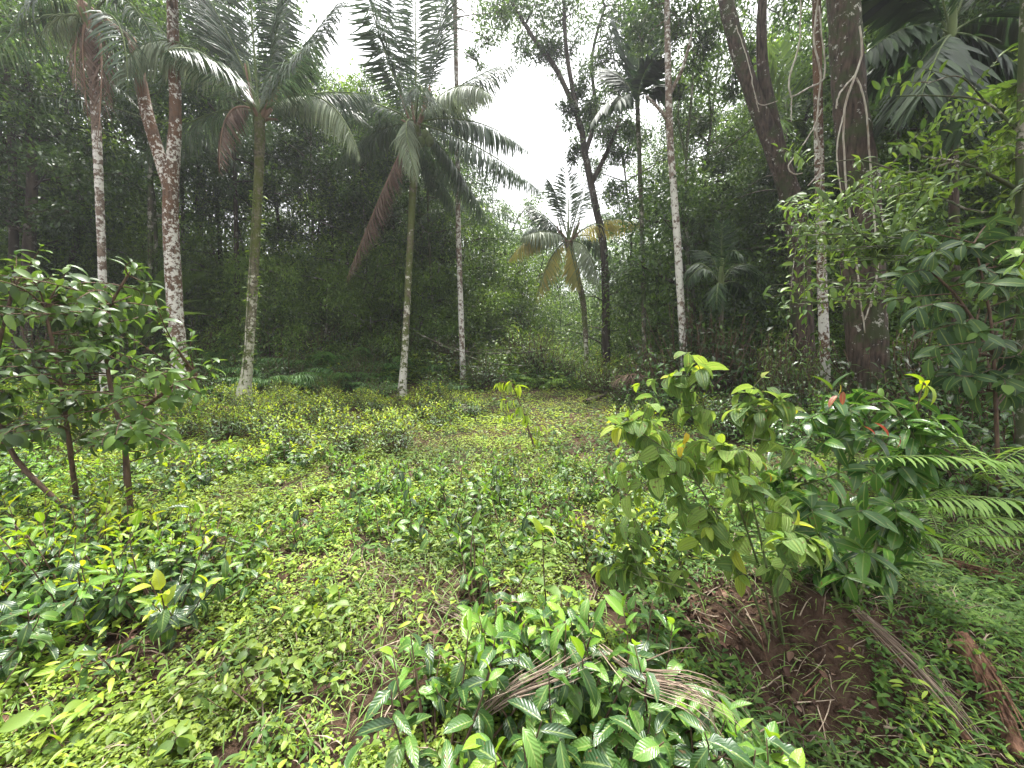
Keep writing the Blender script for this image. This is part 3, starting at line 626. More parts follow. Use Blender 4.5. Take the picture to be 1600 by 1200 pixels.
for (dx, dz) in ((.32, -.12), (.42, -.28), (.2, -.3), (-.25, -.2)):
    c0 = p.C + np.array([dx, -.3, dz - .3]); nuts = MB(['rachis'])
    nuts.tube([c0 + np.array([0, 0, z]) for z in (-.14, -.12, -.06, 0, .06, .11, .13)], [.01, .07, .11, .12, .10, .06, .01], 10)
    part(nuts, 'coconut', p.o)
# smaller leaning palm in the valley
p = Palm('young_coconut_palm', 'short coconut palm in the valley with yellowing drooping fronds and leaning trunk', 'palm', [(918, 530, 9), (912, 480, 9), (900, 430, 12), (888, 378, 16)], 14.5, 'bark_coco', flare=.3)
p.heart(.25, .9)
for c, t, dY, m, kw in (
    ((872, 310), (858, 285), (0, 0), K, dict(grav=.3, L=.8, fwd=.8)), ((890, 310), (884, 258), (.2, .2), K, dict(grav=.2, L=.8, fwd=.8)), ((905, 320), (918, 275), (.3, .5), K, dict(grav=.4, L=.8, fwd=.7)),
    ((850, 330), (828, 322), (.3, .5), K, dict(grav=.7, L=.9)), ((835, 345), (797, 404), (-.4, -.9), YE, dict(grav=1.2, L=.8)), ((858, 385), (838, 470), (-.5, -1.0), YE, dict(grav=1.0, L=.8)),
    ((945, 325), (1002, 350), (0, .3), YE, dict(grav=1.1, L=.8)), ((925, 370), (935, 450), (-.8, -1.4), PA, dict(grav=1.2, L=.9)), ((895, 400), (905, 450), (-.5, -.8), YE, dict(grav=1.3, L=.8)), ((840, 340), (820, 365), (1, 1.6), K, dict(grav=.9, L=.9)), ((930, 350), (955, 405), (1, 1.8), K, dict(grav=1.1, L=.9)), ((860, 350), (815, 370), (-.5, -.9), PA, dict(grav=1.1, L=.9))):
    p.frond(c, t, dY, m, n=100, **kw)
# areca palms
def areca(trunk, Y, label, specs, bark='bark_grey', L=.5, n=34, wid=1.5, mats=('tree_a', 'rachis'), group='slender areca palms', name='areca_palm'):
    p = Palm(name, label, 'palm', trunk, Y, bark, group=group, flare=.3, sides=10)
    sh = MB(['rachis']); sh.tube(smooth_path([p.C - np.array([0, 0, .1]), p.C + np.array([0, 0, .35]), p.C + np.array([.02, 0, .7])], 6), [.06, .075, .07, .055, .04, .02], 8); part(sh, 'crown_shaft', p.o)
    for (c, t, dY, g) in specs: p.frond(c, t, dY, mats, n=n, L=L, key='lfd', wid=wid, grav=g, fwd=.9, endk=.6, r0=.018)
    return p
areca([(1007, 556, 8), (1005, 430, 8), (1001, 300, 8), (996, 165, 8)], 11.5, 'slim areca palm with a dense dark crown standing against the white sky',
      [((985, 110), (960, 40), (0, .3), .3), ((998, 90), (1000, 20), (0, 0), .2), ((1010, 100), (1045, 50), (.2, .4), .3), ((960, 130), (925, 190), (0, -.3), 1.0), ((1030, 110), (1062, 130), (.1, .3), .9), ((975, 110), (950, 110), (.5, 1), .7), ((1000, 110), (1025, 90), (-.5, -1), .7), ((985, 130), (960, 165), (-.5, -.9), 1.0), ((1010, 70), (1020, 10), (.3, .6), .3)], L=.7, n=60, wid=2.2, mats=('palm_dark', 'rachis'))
areca([(1128, 560, 8), (1128, 500, 7), (1126, 450, 7)], 9.0, 'low areca palm with arching fronds between the white trunk and the dark leaning tree',
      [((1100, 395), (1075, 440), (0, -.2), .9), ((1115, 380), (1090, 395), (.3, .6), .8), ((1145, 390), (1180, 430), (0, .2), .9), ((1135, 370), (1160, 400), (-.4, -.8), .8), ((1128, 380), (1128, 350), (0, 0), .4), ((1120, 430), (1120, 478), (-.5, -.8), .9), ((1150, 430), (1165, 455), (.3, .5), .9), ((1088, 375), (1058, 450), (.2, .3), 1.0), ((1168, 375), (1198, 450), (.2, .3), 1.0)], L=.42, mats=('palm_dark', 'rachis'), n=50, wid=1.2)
areca([(1027, 560, 6), (1027, 480, 6), (1024, 420, 6)], 14.0, 'small areca palm with yellow green fan fronds behind the slim areca trunk',
      [((1010, 370), (995, 400), (0, 0), .5), ((1020, 350), (1010, 330), (0, 0), .3), ((1035, 350), (1050, 345), (0, 0), .4), ((1040, 380), (1065, 410), (0, 0), .9), ((1012, 400), (1000, 450), (-.4, -.8), 1.0), ((1035, 400), (1035, 460), (-.4, -.8), 1.0)], L=.6, mats=('tree_c', 'rachis'))
areca([(1232, 560, 8), (1230, 380, 8), (1226, 200, 8)], 11.5, 'yellow green areca palm crown showing between the leaning tree and the vine trunk',
      [((1210, 140), (1190, 90), (0, 0), .3), ((1225, 120), (1218, 70), (0, 0), .2), ((1240, 130), (1260, 90), (0, 0), .3), ((1200, 170), (1180, 210), (0, -.3), .9), ((1250, 170), (1275, 220), (0, -.3), 1.0), ((1215, 170), (1205, 200), (-.5, -1), .9), ((1240, 150), (1250, 150), (.5, 1), .8)], L=.75, mats=('tree_c', 'rachis'), wid=1.9)
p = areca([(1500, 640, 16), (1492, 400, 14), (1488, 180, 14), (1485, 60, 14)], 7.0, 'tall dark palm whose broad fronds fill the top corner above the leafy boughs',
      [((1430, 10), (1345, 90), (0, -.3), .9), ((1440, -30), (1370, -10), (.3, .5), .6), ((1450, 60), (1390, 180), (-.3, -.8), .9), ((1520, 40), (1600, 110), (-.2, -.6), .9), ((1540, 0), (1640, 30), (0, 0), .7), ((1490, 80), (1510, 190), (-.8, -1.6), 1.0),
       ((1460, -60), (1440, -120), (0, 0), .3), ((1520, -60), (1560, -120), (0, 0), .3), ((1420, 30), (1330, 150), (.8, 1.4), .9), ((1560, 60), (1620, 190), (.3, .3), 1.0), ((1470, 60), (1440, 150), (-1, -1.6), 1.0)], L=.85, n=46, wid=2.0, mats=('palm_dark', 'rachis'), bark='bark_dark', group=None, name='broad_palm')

# other trees of the clearing edge
picture_tree('slender_tree', 'very slender white lichened trunk between the middle coconut palm and the valley', 'tree', [(724, 604, 11), (720, 480, 10), (716, 350, 9), (714, 180, 8), (711, 20, 8), (710, -120, 6)], G(724, 604)[1], 'bark_pale',
             spots=[(760, -30, 60, 1), (720, -80, 80, 0), (680, -60, 60, .5), (735, 30, 34, .5), (765, 60, 26, .8), (700, 40, 28, 1), (775, 20, 30, .4), (745, 95, 18, 1)], size=.11, per=110, flare=.3, sides=9)
picture_tree('leaning_forest_tree', 'leaning forked tree with open leafy crown silhouetted against the white sky', 'tree', [(948, 500, 14), (944, 400, 15), (930, 320, 14), (914, 240, 13), (905, 190, 12), (870, 110, 9), (835, 62, 8), (800, 5, 5)], 14.5, 'bark_wood',
             limbs=[[(906, 200, 9), (893, 130, 7), (884, 70, 6), (880, -20, 4)], [(922, 290, 9), (945, 245, 7), (962, 205, 5, -.4), (968, 185, 3)], [(914, 240, 8), (930, 180, 6, .5), (925, 90, 5, 1), (945, 10, 4, 1)]],
             spots=[(800, 20, 42, .4), (835, 8, 40, -.4), (870, 40, 38, .6), (845, 90, 26, 0), (900, 20, 44, .2), (885, 95, 30, .4), (940, 40, 46, .8), (925, 110, 34, .8), (960, 90, 34, 1), (900, 150, 22, .3), (880, 175, 20, 0), (925, 165, 18, -.4), (950, 215, 26, -.3), (905, 235, 16, .2), (968, 240, 24, .5),
                    (870, -20, 60, 0), (930, -30, 60, .5), (830, 50, 36, 1), (860, 85, 28, .3), (960, 30, 55, 1.4), (1000, 20, 55, 1.8), (1035, 60, 40, 2), (1010, 110, 30, 2.2), (975, 140, 26, 1.5), (945, 145, 26, .8), (810, -10, 50, 1), (1060, 110, 40, 2.5), (1050, 180, 26, 2.4), (780, -10, 38, .5), (975, 20, 40, 1), (990, 200, 20, .3), (985, 60, 38, 1), (955, 300, 18, .5)], size=.17, per=150, sub=4, key='dian', leafm='tree_a', flare=.3)
picture_tree('lichened_tree', 'curved white lichened trunk with spreading leafy boughs beside the low areca palm', 'tree', [(1073, 548, 15), (1062, 440, 13), (1056, 340, 13), (1047, 220, 12), (1044, 110, 12), (1042, 0, 10), (1040, -80, 8)], 9.2, 'bark_pale',
             limbs=[[(1046, 190, 6), (1030, 170, 5), (1010, 150, 3)], [(1045, 150, 6), (1065, 110, 5), (1080, 60, 4)]],
             spots=[(1020, 10, 40, .3), (1060, 30, 42, .5), (1090, 40, 40, .8), (1100, 90, 30, .8), (1075, -20, 60, 0), (1010, -40, 50, .6), (1000, 60, 30, 1)], size=.13, per=170, sub=4, key='dian', flare=.3)
picture_tree('thin_tree', 'thin pale stem rising just behind the curved lichened trunk', 'tree', [(1076, 470, 7), (1073, 350, 7), (1072, 250, 6), (1080, 160, 5), (1085, 80, 4)], 11.5, 'bark_grey', limbs=[[(1073, 250, 4), (1060, 190, 3), (1062, 150, 2)]],
             spots=[(1090, 70, 34, .3), (1110, 130, 30, .5), (1062, 140, 14, 0), (1100, 190, 24, .5), (1120, 240, 28, .6)], leafm='tree_b', size=.14, per=90, flare=.2, sides=8)
picture_tree('leaning_dark_tree', 'thick dark tree leaning away with a forked crown and scaly bark', 'tree', [(1262, 620, 36), (1252, 470, 34), (1243, 340, 34), (1212, 240, 36), (1170, 130, 30), (1148, 60, 26), (1130, -20, 24), (1118, -90, 20)], 8.6, 'bark_dark',
             limbs=[[(1222, 262, 22), (1205, 180, 18), (1192, 110, 15), (1190, 30, 13), (1196, -60, 10)]],
             spots=[(1110, 20, 60, 1.5), (1160, -30, 70, .8), (1215, 20, 50, 1.0), (1180, 80, 30, 1.5), (1100, -60, 80, 0), (1240, -60, 70, .5), (1140, 140, 32, 1.5), (1210, 260, 24, 1.5), (1160, 300, 34, 2.0), (1120, 330, 34, 2.4), (1190, 350, 36, 2.0), (1150, 390, 32, 2.4), (1100, 250, 26, 2.4)], size=.12, per=130, flare=.4)
picture_tree('vine_wrapped_tree', 'slim rusty trunk wrapped in pale vines just beside the thickest trunk', 'tree', [(1292, 560, 17), (1284, 430, 16), (1281, 300, 15), (1278, 150, 14), (1276, 0, 14), (1274, -90, 12)], 7.6, 'bark_red', spots=[(1270, -60, 90, .5), (1330, -80, 90, 1)], size=.12, per=160, flare=.4)
BIG = picture_tree('big_vine_tree', 'thickest dark fissured trunk, draped with pale aerial roots, beside the glossy shrub', 'tree', [(1362, 700, 64), (1356, 590, 60), (1350, 450, 62), (1342, 300, 56), (1328, 150, 48), (1316, 0, 46), (1308, -100, 42)], 6.6, 'bark_dark',
             spots=[(1380, -90, 110, 1.0), (1280, -120, 100, .5), (1440, -120, 120, .2)], size=.13, per=260, flare=.4, sides=22, lobes=.05)
def tubes_thing(name, label, cat, paths, Y, mat, group=None, sides=5):
    q0 = P(*paths[0][0][:2], Y); o = empty(name, q0, label, cat, group); m = MB([mat])
    for L in paths: m.tube(smooth_path([P(a[0], a[1], Y + (a[3] if len(a) > 3 else 0)) for a in L], 24) + RNG.normal(0, .004, (24, 3)), np.interp(np.linspace(0, 1, 24), np.linspace(0, 1, len(L)), [max(.003, a[2] * .32 * Y / F) for a in L]), sides)
    part(m, 'stem', o); return o
tubes_thing('climbing_vine', 'pale forked aerial root clinging down the front of the thickest trunk', 'vine',
            [[(1345, 40, 4), (1347, 85, 5), (1336, 118, 5), (1322, 160, 4), (1318, 210, 4), (1322, 290, 4), (1330, 350, 4), (1340, 420, 4), (1346, 480, 3), (1352, 520, 3)], [(1336, 118, 4), (1313, 145, 4), (1306, 170, 3)], [(1338, 122, 4), (1350, 150, 4), (1357, 210, 4), (1362, 300, 4), (1370, 380, 4), (1372, 420, 3), (1360, 480, 3)],
             [(1318, 180, 3), (1308, 230, 3), (1314, 300, 3), (1328, 330, 3)], [(1372, 400, 3), (1366, 450, 3), (1352, 500, 3)]], 6.32, 'vine')
tubes_thing('climbing_vine', 'pale twisting vine running down the slim rusty trunk', 'vine', [[(1278, 0, 4), (1272, 60, 4), (1282, 120, 4), (1276, 200, 4), (1284, 260, 4), (1262, 200 + 90, 3)], [(1284, 260, 3), (1280, 340, 3), (1288, 400, 3), (1282, 470, 2)]], 7.45, 'vine')
tubes_thing('hanging_vine', 'thin pale vine hanging in a loop beside the leaning dark tree', 'vine', [[(1250, -40, 3), (1250, 60, 3), (1236, 110, 3), (1232, 135, 4), (1237, 152, 4), (1262, 138, 4), (1284, 128, 4), (1290, 110, 3), (1284, 60, 3), (1280, 10, 3)], [(1237, 152, 3), (1236, 190, 2)]], 7.2, 'vine')
tubes_thing('hanging_vine', 'thin looping vine crossing in front of the vine wrapped trunk', 'vine', [[(1284, 170, 3), (1268, 205, 3), (1245, 240, 3), (1232, 260, 3), (1240, 272, 3), (1255, 270, 2)]], 6.9, 'vine')
tubes_thing('hanging_vine', 'fine pale vine curling against the leaning dark trunk', 'vine', [[(1150, 40, 2), (1170, 100, 2), (1180, 150, 2), (1190, 164, 2), (1215, 158, 2)], [(1180, 150, 2), (1186, 175, 2)]], 8.2, 'vine')

# ============================================================ background forest: shared tree shapes, each tree an object
def forest_tree(seed, Ht, crown_from, spread, per, size, bark, leafm, key='dia', limbs=16, tr=.13, lean=.6):
    global RNG
    keep = RNG; RNG = np.random.default_rng(seed)
    t = MB([bark]); c = MB([leafm, 'tree_b', 'tree_c'])
    top = np.array([RNG.normal(0, lean), RNG.normal(0, lean), Ht]); mid = np.array([RNG.normal(0, lean * .6), RNG.normal(0, lean * .6), Ht * .5])
    pth = smooth_path([np.array([0, 0, -.3]), mid, top], 18); t.tube(pth, np.linspace(tr, .03, 18), 8, rough=.03)
    for i in range(limbs):
        u = crown_from + (1 - crown_from) * (i + RNG.uniform()) / limbs; a = pth[min(17, int(u * 17))]; th = i * 2.4 + RNG.normal(0, .4)
        L = spread * (1 - .55 * abs((u - crown_from) / (1 - crown_from) - .35)) * RNG.uniform(.65, 1.1); e = a + np.array([cos(th) * L, sin(th) * L, L * RNG.uniform(-.05, .45)])
        lp = limb(t, a, e, .045, .012, .12)
        for q in (lp[4], lp[6], lp[7], lp[7]):
            q2 = q + rv(.3); clumps(c, [q2], RNG.uniform(.55, 1.05), per, size, key, int(RNG.choice([0, 0, 0, 1, 1, 2], p=[.3, .2, .2, .15, .1, .05])), out=.7)
    clumps(c, [top], .9, per, size, key, 0)
    RNG = keep
    return t.mesh('trunk'), c.mesh('crown')
FT = {}
def ft(k):
    if k not in FT:
        FT[k] = {'full0': lambda: forest_tree(11, 11, .22, 2.9, 149, 0.170, 'bark_wood', 'tree_a'), 'full1': lambda: forest_tree(12, 13, .28, 3.2, 149, 0.187, 'bark_wood', 'tree_a', 'dian'),
                 'full2': lambda: forest_tree(13, 9, .12, 2.6, 149, 0.162, 'bark_grey', 'tree_b'), 'full3': lambda: forest_tree(14, 12, .2, 3.0, 163, 0.145, 'bark_wood', 'tree_b'),
                 'high0': lambda: forest_tree(15, 15, .55, 3.2, 176, 0.170, 'bark_wood', 'tree_a', limbs=18), 'high1': lambda: forest_tree(16, 13, .5, 2.8, 163, 0.153, 'bark_grey', 'tree_a', limbs=16, tr=.1),
                 'edge0': lambda: forest_tree(27, 4.2, .06, 1.7, 150, .14, 'bark_grey', 'tree_c', 'dian', limbs=14, tr=.04, lean=.3), 'edge1': lambda: forest_tree(28, 3.6, .05, 1.6, 150, .12, 'bark_grey', 'tree_c', limbs=13, tr=.035, lean=.3),
                 'low0': lambda: forest_tree(17, 5, .08, 1.9, 163, 0.128, 'bark_wood', 'tree_b', limbs=14, tr=.05, lean=.3), 'low1': lambda: forest_tree(18, 4, .1, 1.6, 163, 0.111, 'bark_wood', 'tree_a', limbs=13, tr=.05, lean=.3)}[k]()
    return FT[k]
_x = 0
MARKS = [(60, 'past the leafy shrub at the clearing edge'), (165, 'behind the slender pale palm'), (270, 'behind the forked lichened tree'), (395, 'behind the mossy coconut palm'), (515, 'between the two tall coconut palms'), (630, 'behind the middle coconut palm'),
         (725, 'behind the very slender white trunk'), (800, 'beyond the valley sapling'), (890, 'behind the short yellowing coconut palm'), (950, 'behind the leaning forked tree'), (1010, 'behind the slim dark crowned areca'),
         (1065, 'behind the curved lichened trunk'), (1130, 'behind the low arching areca palm'), (1215, 'behind the thick leaning dark tree'), (1290, 'behind the vine wrapped trunk'), (1370, 'behind the thickest vine draped trunk'), (1470, 'behind the tall broad palm'), (1580, 'behind the big leafed sapling')]
REG = {}
def later(o, word, back=True): REG.setdefault(word, []).append(o)
TENS = ['twentieth', 'twenty first', 'twenty second', 'twenty third', 'twenty fourth', 'twenty fifth', 'twenty sixth', 'twenty seventh', 'twenty eighth', 'twenty ninth', 'thirtieth']
ORD = ['nearest', 'second nearest', 'third nearest', 'fourth nearest', 'fifth nearest', 'sixth nearest', 'seventh nearest', 'eighth nearest', 'ninth nearest', 'tenth nearest', 'eleventh nearest', 'twelfth nearest', 'thirteenth nearest', 'fourteenth nearest', 'fifteenth nearest', 'sixteenth nearest', 'seventeenth nearest', 'eighteenth nearest']
def label_all(marks_by_word):
    for word, obs in REG.items():
        marks = marks_by_word.get(word.split('|')[0], MARKS); zones = {}
        for o in obs:
            px, py = proj(o.location); m = min(marks, key=lambda k: abs(k[0] - px)); zones.setdefault(m, []).append(o)
        for m, L in zones.items():
            L.sort(key=lambda o: o.location[1])
            for i, o in enumerate(L): o['label'] = (('' if len(L) == 1 else (ORD[i] if i < 18 else (['nineteenth'] + TENS)[min(i - 18, 11)] + ' nearest') + ' ') + word.split('|')[1] + ' ' + m[1])
def far_tree(kind, px, Y, sc=1.0, szz=None, word='tree|leafy forest tree'):
    b = GY(px, Y); tr, cr = ft(kind)
    o = place_shared('forest_tree', (tr, cr), b, None, 'tree', 'forest trees around the clearing', RNG.uniform(0, 6.28), sc, ('trunk', 'crown'), szz)
    later(o, word); return o
# (kind, picture column, distance, scale)
spec = [
 # dark wall to the left
 ('full1', 20, 11.5, 1.0), ('full3', 75, 13.5, 1.0), ('full0', -90, 12, 1.1), ('full1', -230, 11, 1.1), ('full0', 120, 17, 1.1), ('full1', 40, 20, 1.2), ('full3', -60, 22, 1.3), ('high0', 175, 19, 1.0), ('full0', -330, 16, 1.3), ('full1', -200, 24, 1.4),
 # behind the palms
 ('full3', 230, 18.5, .9), ('high1', 290, 16, .95), ('full0', 330, 20, .9), ('high0', 372, 14.5, .85), ('high0', 440, 17.5, .8), ('high1', 512, 15.5, .8), ('full1', 500, 21, .9), ('full0', 560, 18.5, .9), ('full3', 610, 20, .85), ('full2', 660, 18.5, .85), ('high1', 606, 15, .78), ('high1', 662, 15.2, .72),
 ('full0', 720, 19, .75), ('full2', 770, 21, .72), ('full3', 690, 24, .9), ('full1', 400, 25, .95), ('full0', 560, 27, .9), ('full2', 250, 22, .9),
 # valley, kept low under the sky gap
 ('full2', 800, 27, .62), ('low0', 790, 20, 1.0), ('full2', 850, 32, .7), ('low0', 840, 21, 1.0), ('full3', 900, 36, .68), ('full2', 950, 30, .72), ('low0', 980, 22, 1.1), ('full3', 1010, 34, .75), ('low1', 940, 19, 1.1), ('full2', 870, 44, .95), ('full0', 960, 46, .95), ('full3', 780, 40, .9), ('full1', 1020, 44, 1.0), ('low0', 870, 25, 1.1), ('low1', 760, 17.5, 1.1), ('low0', 720, 15.5, .9),
 # right side
 ('full3', 1050, 22, .85), ('full2', 1090, 17, .85), ('full2', 1140, 14, .8), ('full3', 1120, 24, 1.0), ('full0', 1180, 18, .95), ('full1', 1230, 15, .85), ('full0', 1200, 24, 1.1), ('full1', 1290, 17, 1.0), ('full3', 1320, 13, .85), ('full0', 1400, 14, 1.0), ('full1', 1380, 19, 1.15), ('full3', 1470, 12, .95), ('full0', 1560, 13, 1.05), ('full1', 1530, 18, 1.2), ('full3', 1640, 12, 1.05), ('full1', 1760, 14, 1.2), ('full0', 1450, 24, 1.3), ('full0', 1900, 12, 1.2), ('high0', 1230, 20, 1.0), ('high1', 1600, 10, .95), ('high0', 1430, 10.5, .9),
 ('high0', 980, 19, .72), ('high1', 1110, 13.5, .8), ('full2', 1060, 28, .9),
]
for i in range(44):      # the closed wall of leafy young trees on the slopes
    px = RNG.uniform(-150, 790) if i < 26 else RNG.uniform(1040, 1750); spec.append((('low0', 'low1', 'full2', 'low0')[i % 4], px, RNG.uniform(17.5, 25) if px < 800 else RNG.uniform(11, 20), RNG.uniform(1.0, 1.5) if i % 4 != 2 else .75))
spec += [('high1', 235, 13.5, .8), ('high1', 415, 16, .85), ('high0', 345, 16.5, .8), ('high1', 560, 14.5, .75), ('high1', 585, 16, .8), ('high0', 530, 18, .8), ('high1', 685, 14.2, .7), ('full2', 700, 22, .8), ('full3', 560, 19, .85), ('full2', 640, 22, .85), ('full3', 360, 18.5, .9), ('full0', 60, 15.5, 1.1), ('full1', -20, 13, 1.2), ('full3', 1260, 12.5, .8), ('full0', 1350, 11, .9), ('full1', 1420, 12.5, 1.0), ('full3', 1520, 10.5, 1.0), ('full1', 1590, 15, 1.2), ('full0', 1680, 10, 1.1), ('full3', 1080, 15, .8), ('full0', 1150, 20, 1.0), ('full1', 1480, 16, 1.2)]
spec += [('edge%d' % (i % 2), px_, Y_, s_) for i, (px_, Y_, s_) in enumerate([(205, 13.6, .75), (245, 15.0, 1.0), (310, 14.0, .8), (350, 15.6, 1.1), (425, 14.2, .85), (470, 15.5, 1.15), (505, 14.0, .8), (548, 15.2, 1.1), (590, 14.3, .85), (655, 14.6, .9), (690, 15.8, 1.1), (745, 14.5, .8), (785, 16.5, 1.0), (100, 13.5, 1.0), (150, 15, 1.2), (1095, 12.5, .8), (1160, 12.0, .9), (1340, 10.0, .8), (400, 17, 1.3), (620, 17, 1.3)])]
spec += [('full2', 815, 26, .80), ('full2', 865, 29, .80), ('full3', 925, 31, .78), ('full2', 985, 27, .80)]
for k, px, Y, s in spec: far_tree(k, px, Y, s, s * RNG.uniform(.92, 1.08), {'f': 'tree|leafy forest tree', 'h': 'tree|bare stemmed forest tree', 'l': 'tree|low bushy forest tree', 'e': 'tree|light green leafy young tree'}[k[0]])
def far_palm(px, py, Y, s, label):      # palms half hidden in the wood
    q = Palm('forest_palm', label, 'palm', [(px, 560, 9), (px, (560 + py) / 2, 8), (px, py, 8)], Y, 'bark_grey', group='palms half hidden in the forest', flare=.2, sides=8)
    for i in range(11): q.free_frond(i * 2.4, RNG.uniform(-.1, 1.2), s * RNG.uniform(.8, 1.1), n=44, L=.6, grav=.8)
far_palm(235, 190, 13, 3.6, 'dark palm with drooping fronds behind the forked lichened tree')
far_palm(1205, 60, 14, 3.4, 'shaded palm crown high behind the leaning dark tree')
far_palm(715, 330, 15.5, 2.8, 'half hidden palm behind the very slender white trunk')

# ============================================================ shrubs, ferns and saplings
def shrub(seed, R, Ht, nst, size, keys, mats, per=10, droop=.3, flat=.3, phyl='alt', ykeys=None, yprob=.6, r0=.01):
    global RNG
    keep = RNG; RNG = np.random.default_rng(seed); fo = MB(list(mats)); st = MB(['stem_brown'])
    for i in range(nst):
        r = R * sqrt(RNG.uniform()); th = RNG.uniform(0, 6.28); zz = RNG.uniform(.35, 1.0); e = np.array([r * cos(th), r * sin(th), Ht * zz * (1 - flat * (r / R) ** 2)])
        b = np.array([e[0] * .25, e[1] * .25, -.05 if i % 2 else e[2] * .3]); c = (b + e) / 2 + np.array([e[0], e[1], 0]) * .2 + rv(.06)
        shoot(fo, st, bez(b, c, e, 7), r0, per, size, keys, phyl, .3, .3, droop, young=3 if RNG.uniform() < yprob else 0, ykeys=ykeys)
    RNG = keep
    return fo.mesh('foliage'), st.mesh('stems')
SH = {'glossy0': shrub(31, .8, 1.1, 90, .11, ['cin', 'tea2'], ('glossy', 'tree_b')), 'glossy1': shrub(32, .9, 1.4, 100, .12, ['tea2'], ('tree_a', 'tree_b')), 'light0': shrub(33, .8, 1.2, 90, .11, ['tea2', 'lan'], ('tree_c', 'herb')),
      'weed0': shrub(36, .13, .20, 7, .055, ['round', 'lan'], ('herb', 'tree_c'), per=6, r0=.003), 'weed1': shrub(37, .16, .26, 6, .07, ['lan', 'cin'], ('herb_dark', 'herb'), per=6, r0=.003), 'weed2': shrub(38, .10, .16, 5, .065, ['round'], ('tree_c', 'herb'), per=5, r0=.003),
      'yellow0': shrub(35, .8, 1.2, 60, .12, ['lan', 'tea2'], ('tree_c', 'tea_mid')), 'round0': shrub(34, .7, .8, 80, .10, ['round'], ('glossy', 'tree_b'), per=8)}
def put_shrub(k, px, Y, s, label, szz=None): return place_shared('shrub', SH[k], GY(px, Y), label, 'shrub', 'wild shrubs at the forest edge', RNG.uniform(0, 6), s, szz=szz)
for (k, px, Y, s) in (('light0', 945, 11.0, 1.15), ('glossy0', 905, 12.5, .9), ('glossy1', 985, 12.0, 1.0), ('glossy0', 330, 10.2, .8), ('glossy1', 455, 11.5, .9), ('light0', 440, 9.9, .55), ('light0', 515, 10.6, .6), ('glossy1', 560, 11.6, .9), ('glossy0', 590, 10.2, .6), ('glossy0', 675, 10.7, .7), ('glossy1', 760, 12.0, .9), ('glossy1', 700, 12.8, 1.1), ('glossy0', 840, 13.2, 1.1),
      ('glossy0', 1050, 9.5, .9), ('round0', 1105, 8.2, 1.0), ('glossy1', 1150, 9.2, 1.2), ('round0', 1175, 7.2, .9), ('glossy0', 1215, 7.8, 1.1), ('glossy1', 1260, 7.0, .9), ('round0', 1300, 6.2, 1.0), ('glossy0', 1330, 5.6, .9), ('round0', 1385, 5.9, 1.1), ('glossy1', 1420, 6.6, 1.5), ('glossy0', 1470, 5.4, 1.2), ('glossy1', 1530, 5.8, 1.6), ('round0', 1580, 4.6, 1.1), ('glossy0', 1640, 5.0, 1.3),
      ('round0', 1090, 6.8, .7), ('glossy0', 1140, 6.0, .7), ('round0', 1210, 5.6, .8), ('light0', 1025, 8.4, .7), ('glossy0', 985, 8.9, .7), ('glossy0', 1010, 7.4, .55), ('light0', 250, 10.4, .8), ('glossy1', 190, 11.0, 1.3), ('glossy0', 110, 10.0, 1.2), ('glossy1', 40, 9.5, 1.4), ('glossy0', 210, 9.4, .8), ('round0', 1440, 4.3, .8), ('round0', 1540, 3.7, .8), ('glossy1', -40, 9.0, 1.4),
      ('glossy0', 380, 12.5, 1.0), ('glossy1', 500, 13.5, 1.2), ('light0', 300, 13.5, 1.3), ('light0', 420, 14.5, 1.4), ('light0', 540, 15, 1.5), ('light0', 200, 14, 1.6), ('light0', 640, 15, 1.4), ('light0', 120, 13, 1.5), ('light0', 720, 14.5, 1.3), ('light0', 800, 15.5, 1.4), ('light0', 460, 16.5, 1.7), ('light0', 350, 16, 1.6), ('light0', 1080, 12, 1.2), ('light0', 1180, 11, 1.3), ('light0', 1300, 10, 1.2), ('light0', 1240, 13, 1.5), ('light0', 1480, 8, 1.3), ('light0', 1400, 9, 1.3), ('glossy1', 620, 13.5, 1.2), ('glossy0', 300, 12.0, 1.1)):
    o = put_shrub(k, px, Y, s, None); later(o, {'g': 'shrub|dark glossy shrub', 'l': 'shrub|pale green bushy shrub', 'r': 'shrub|low round leafed shrub'}[k[0]])
# tall light coloured shrub between the leaning tree and vine trunk
for (px, py, Y, h, lab) in ((1225, 560, 7.2, 1.9, 'tall yellow green shrub in front of the leaning dark tree'),):
    o = place_shared('shrub', SH['yellow0'], GY(px, Y), lab, 'shrub', None, 1.0, .8, szz=1.7)

for i in range(40):
    px = RNG.uniform(60, 860) if i < 30 else RNG.uniform(1040, 1560); Y = RNG.uniform(13.2, 18.5) if i < 30 else RNG.uniform(8.5, 13); k = ('light0', 'glossy1', 'light0', 'glossy0')[i % 4]; s_ = RNG.uniform(1.2, 2.0)
    later(put_shrub(k, px, Y, s_, None, s_ * RNG.uniform(.8, 1.3)), {'g': 'shrub|dark glossy shrub', 'l': 'shrub|pale green bushy shrub'}[k[0]])
def fern(seed, nf, length, mats, plen, n=26, wid=.8, grav=.25, el=(.5, 1.1)):
    global RNG
    keep = RNG; RNG = np.random.default_rng(seed); out = []
    for i in range(nf):
        th = i * 2.4 + RNG.normal(0, .2); e = RNG.uniform(*el); L = length * RNG.uniform(.75, 1.1); d = np.array([cos(th) * cos(e), sin(th) * cos(e), sin(e)])
        tip = np.array([cos(th), sin(th), 0]) * L * .95 + UP * L * (sin(e) * .55 - .1); v = np.array([-sin(th), cos(th), 0]); up = unit(np.cross(tip, v)); up = up if up[2] > 0 else -up
        out.append(frond_mb(list(mats), np.zeros(3), d * L * .6, tip, n, plen, up, grav, key='pin', r0=.008, start=.18, fwd=.25, wid=wid, prof=(.5, 1), endk=.1).mesh('frond'))
    RNG = keep; return out
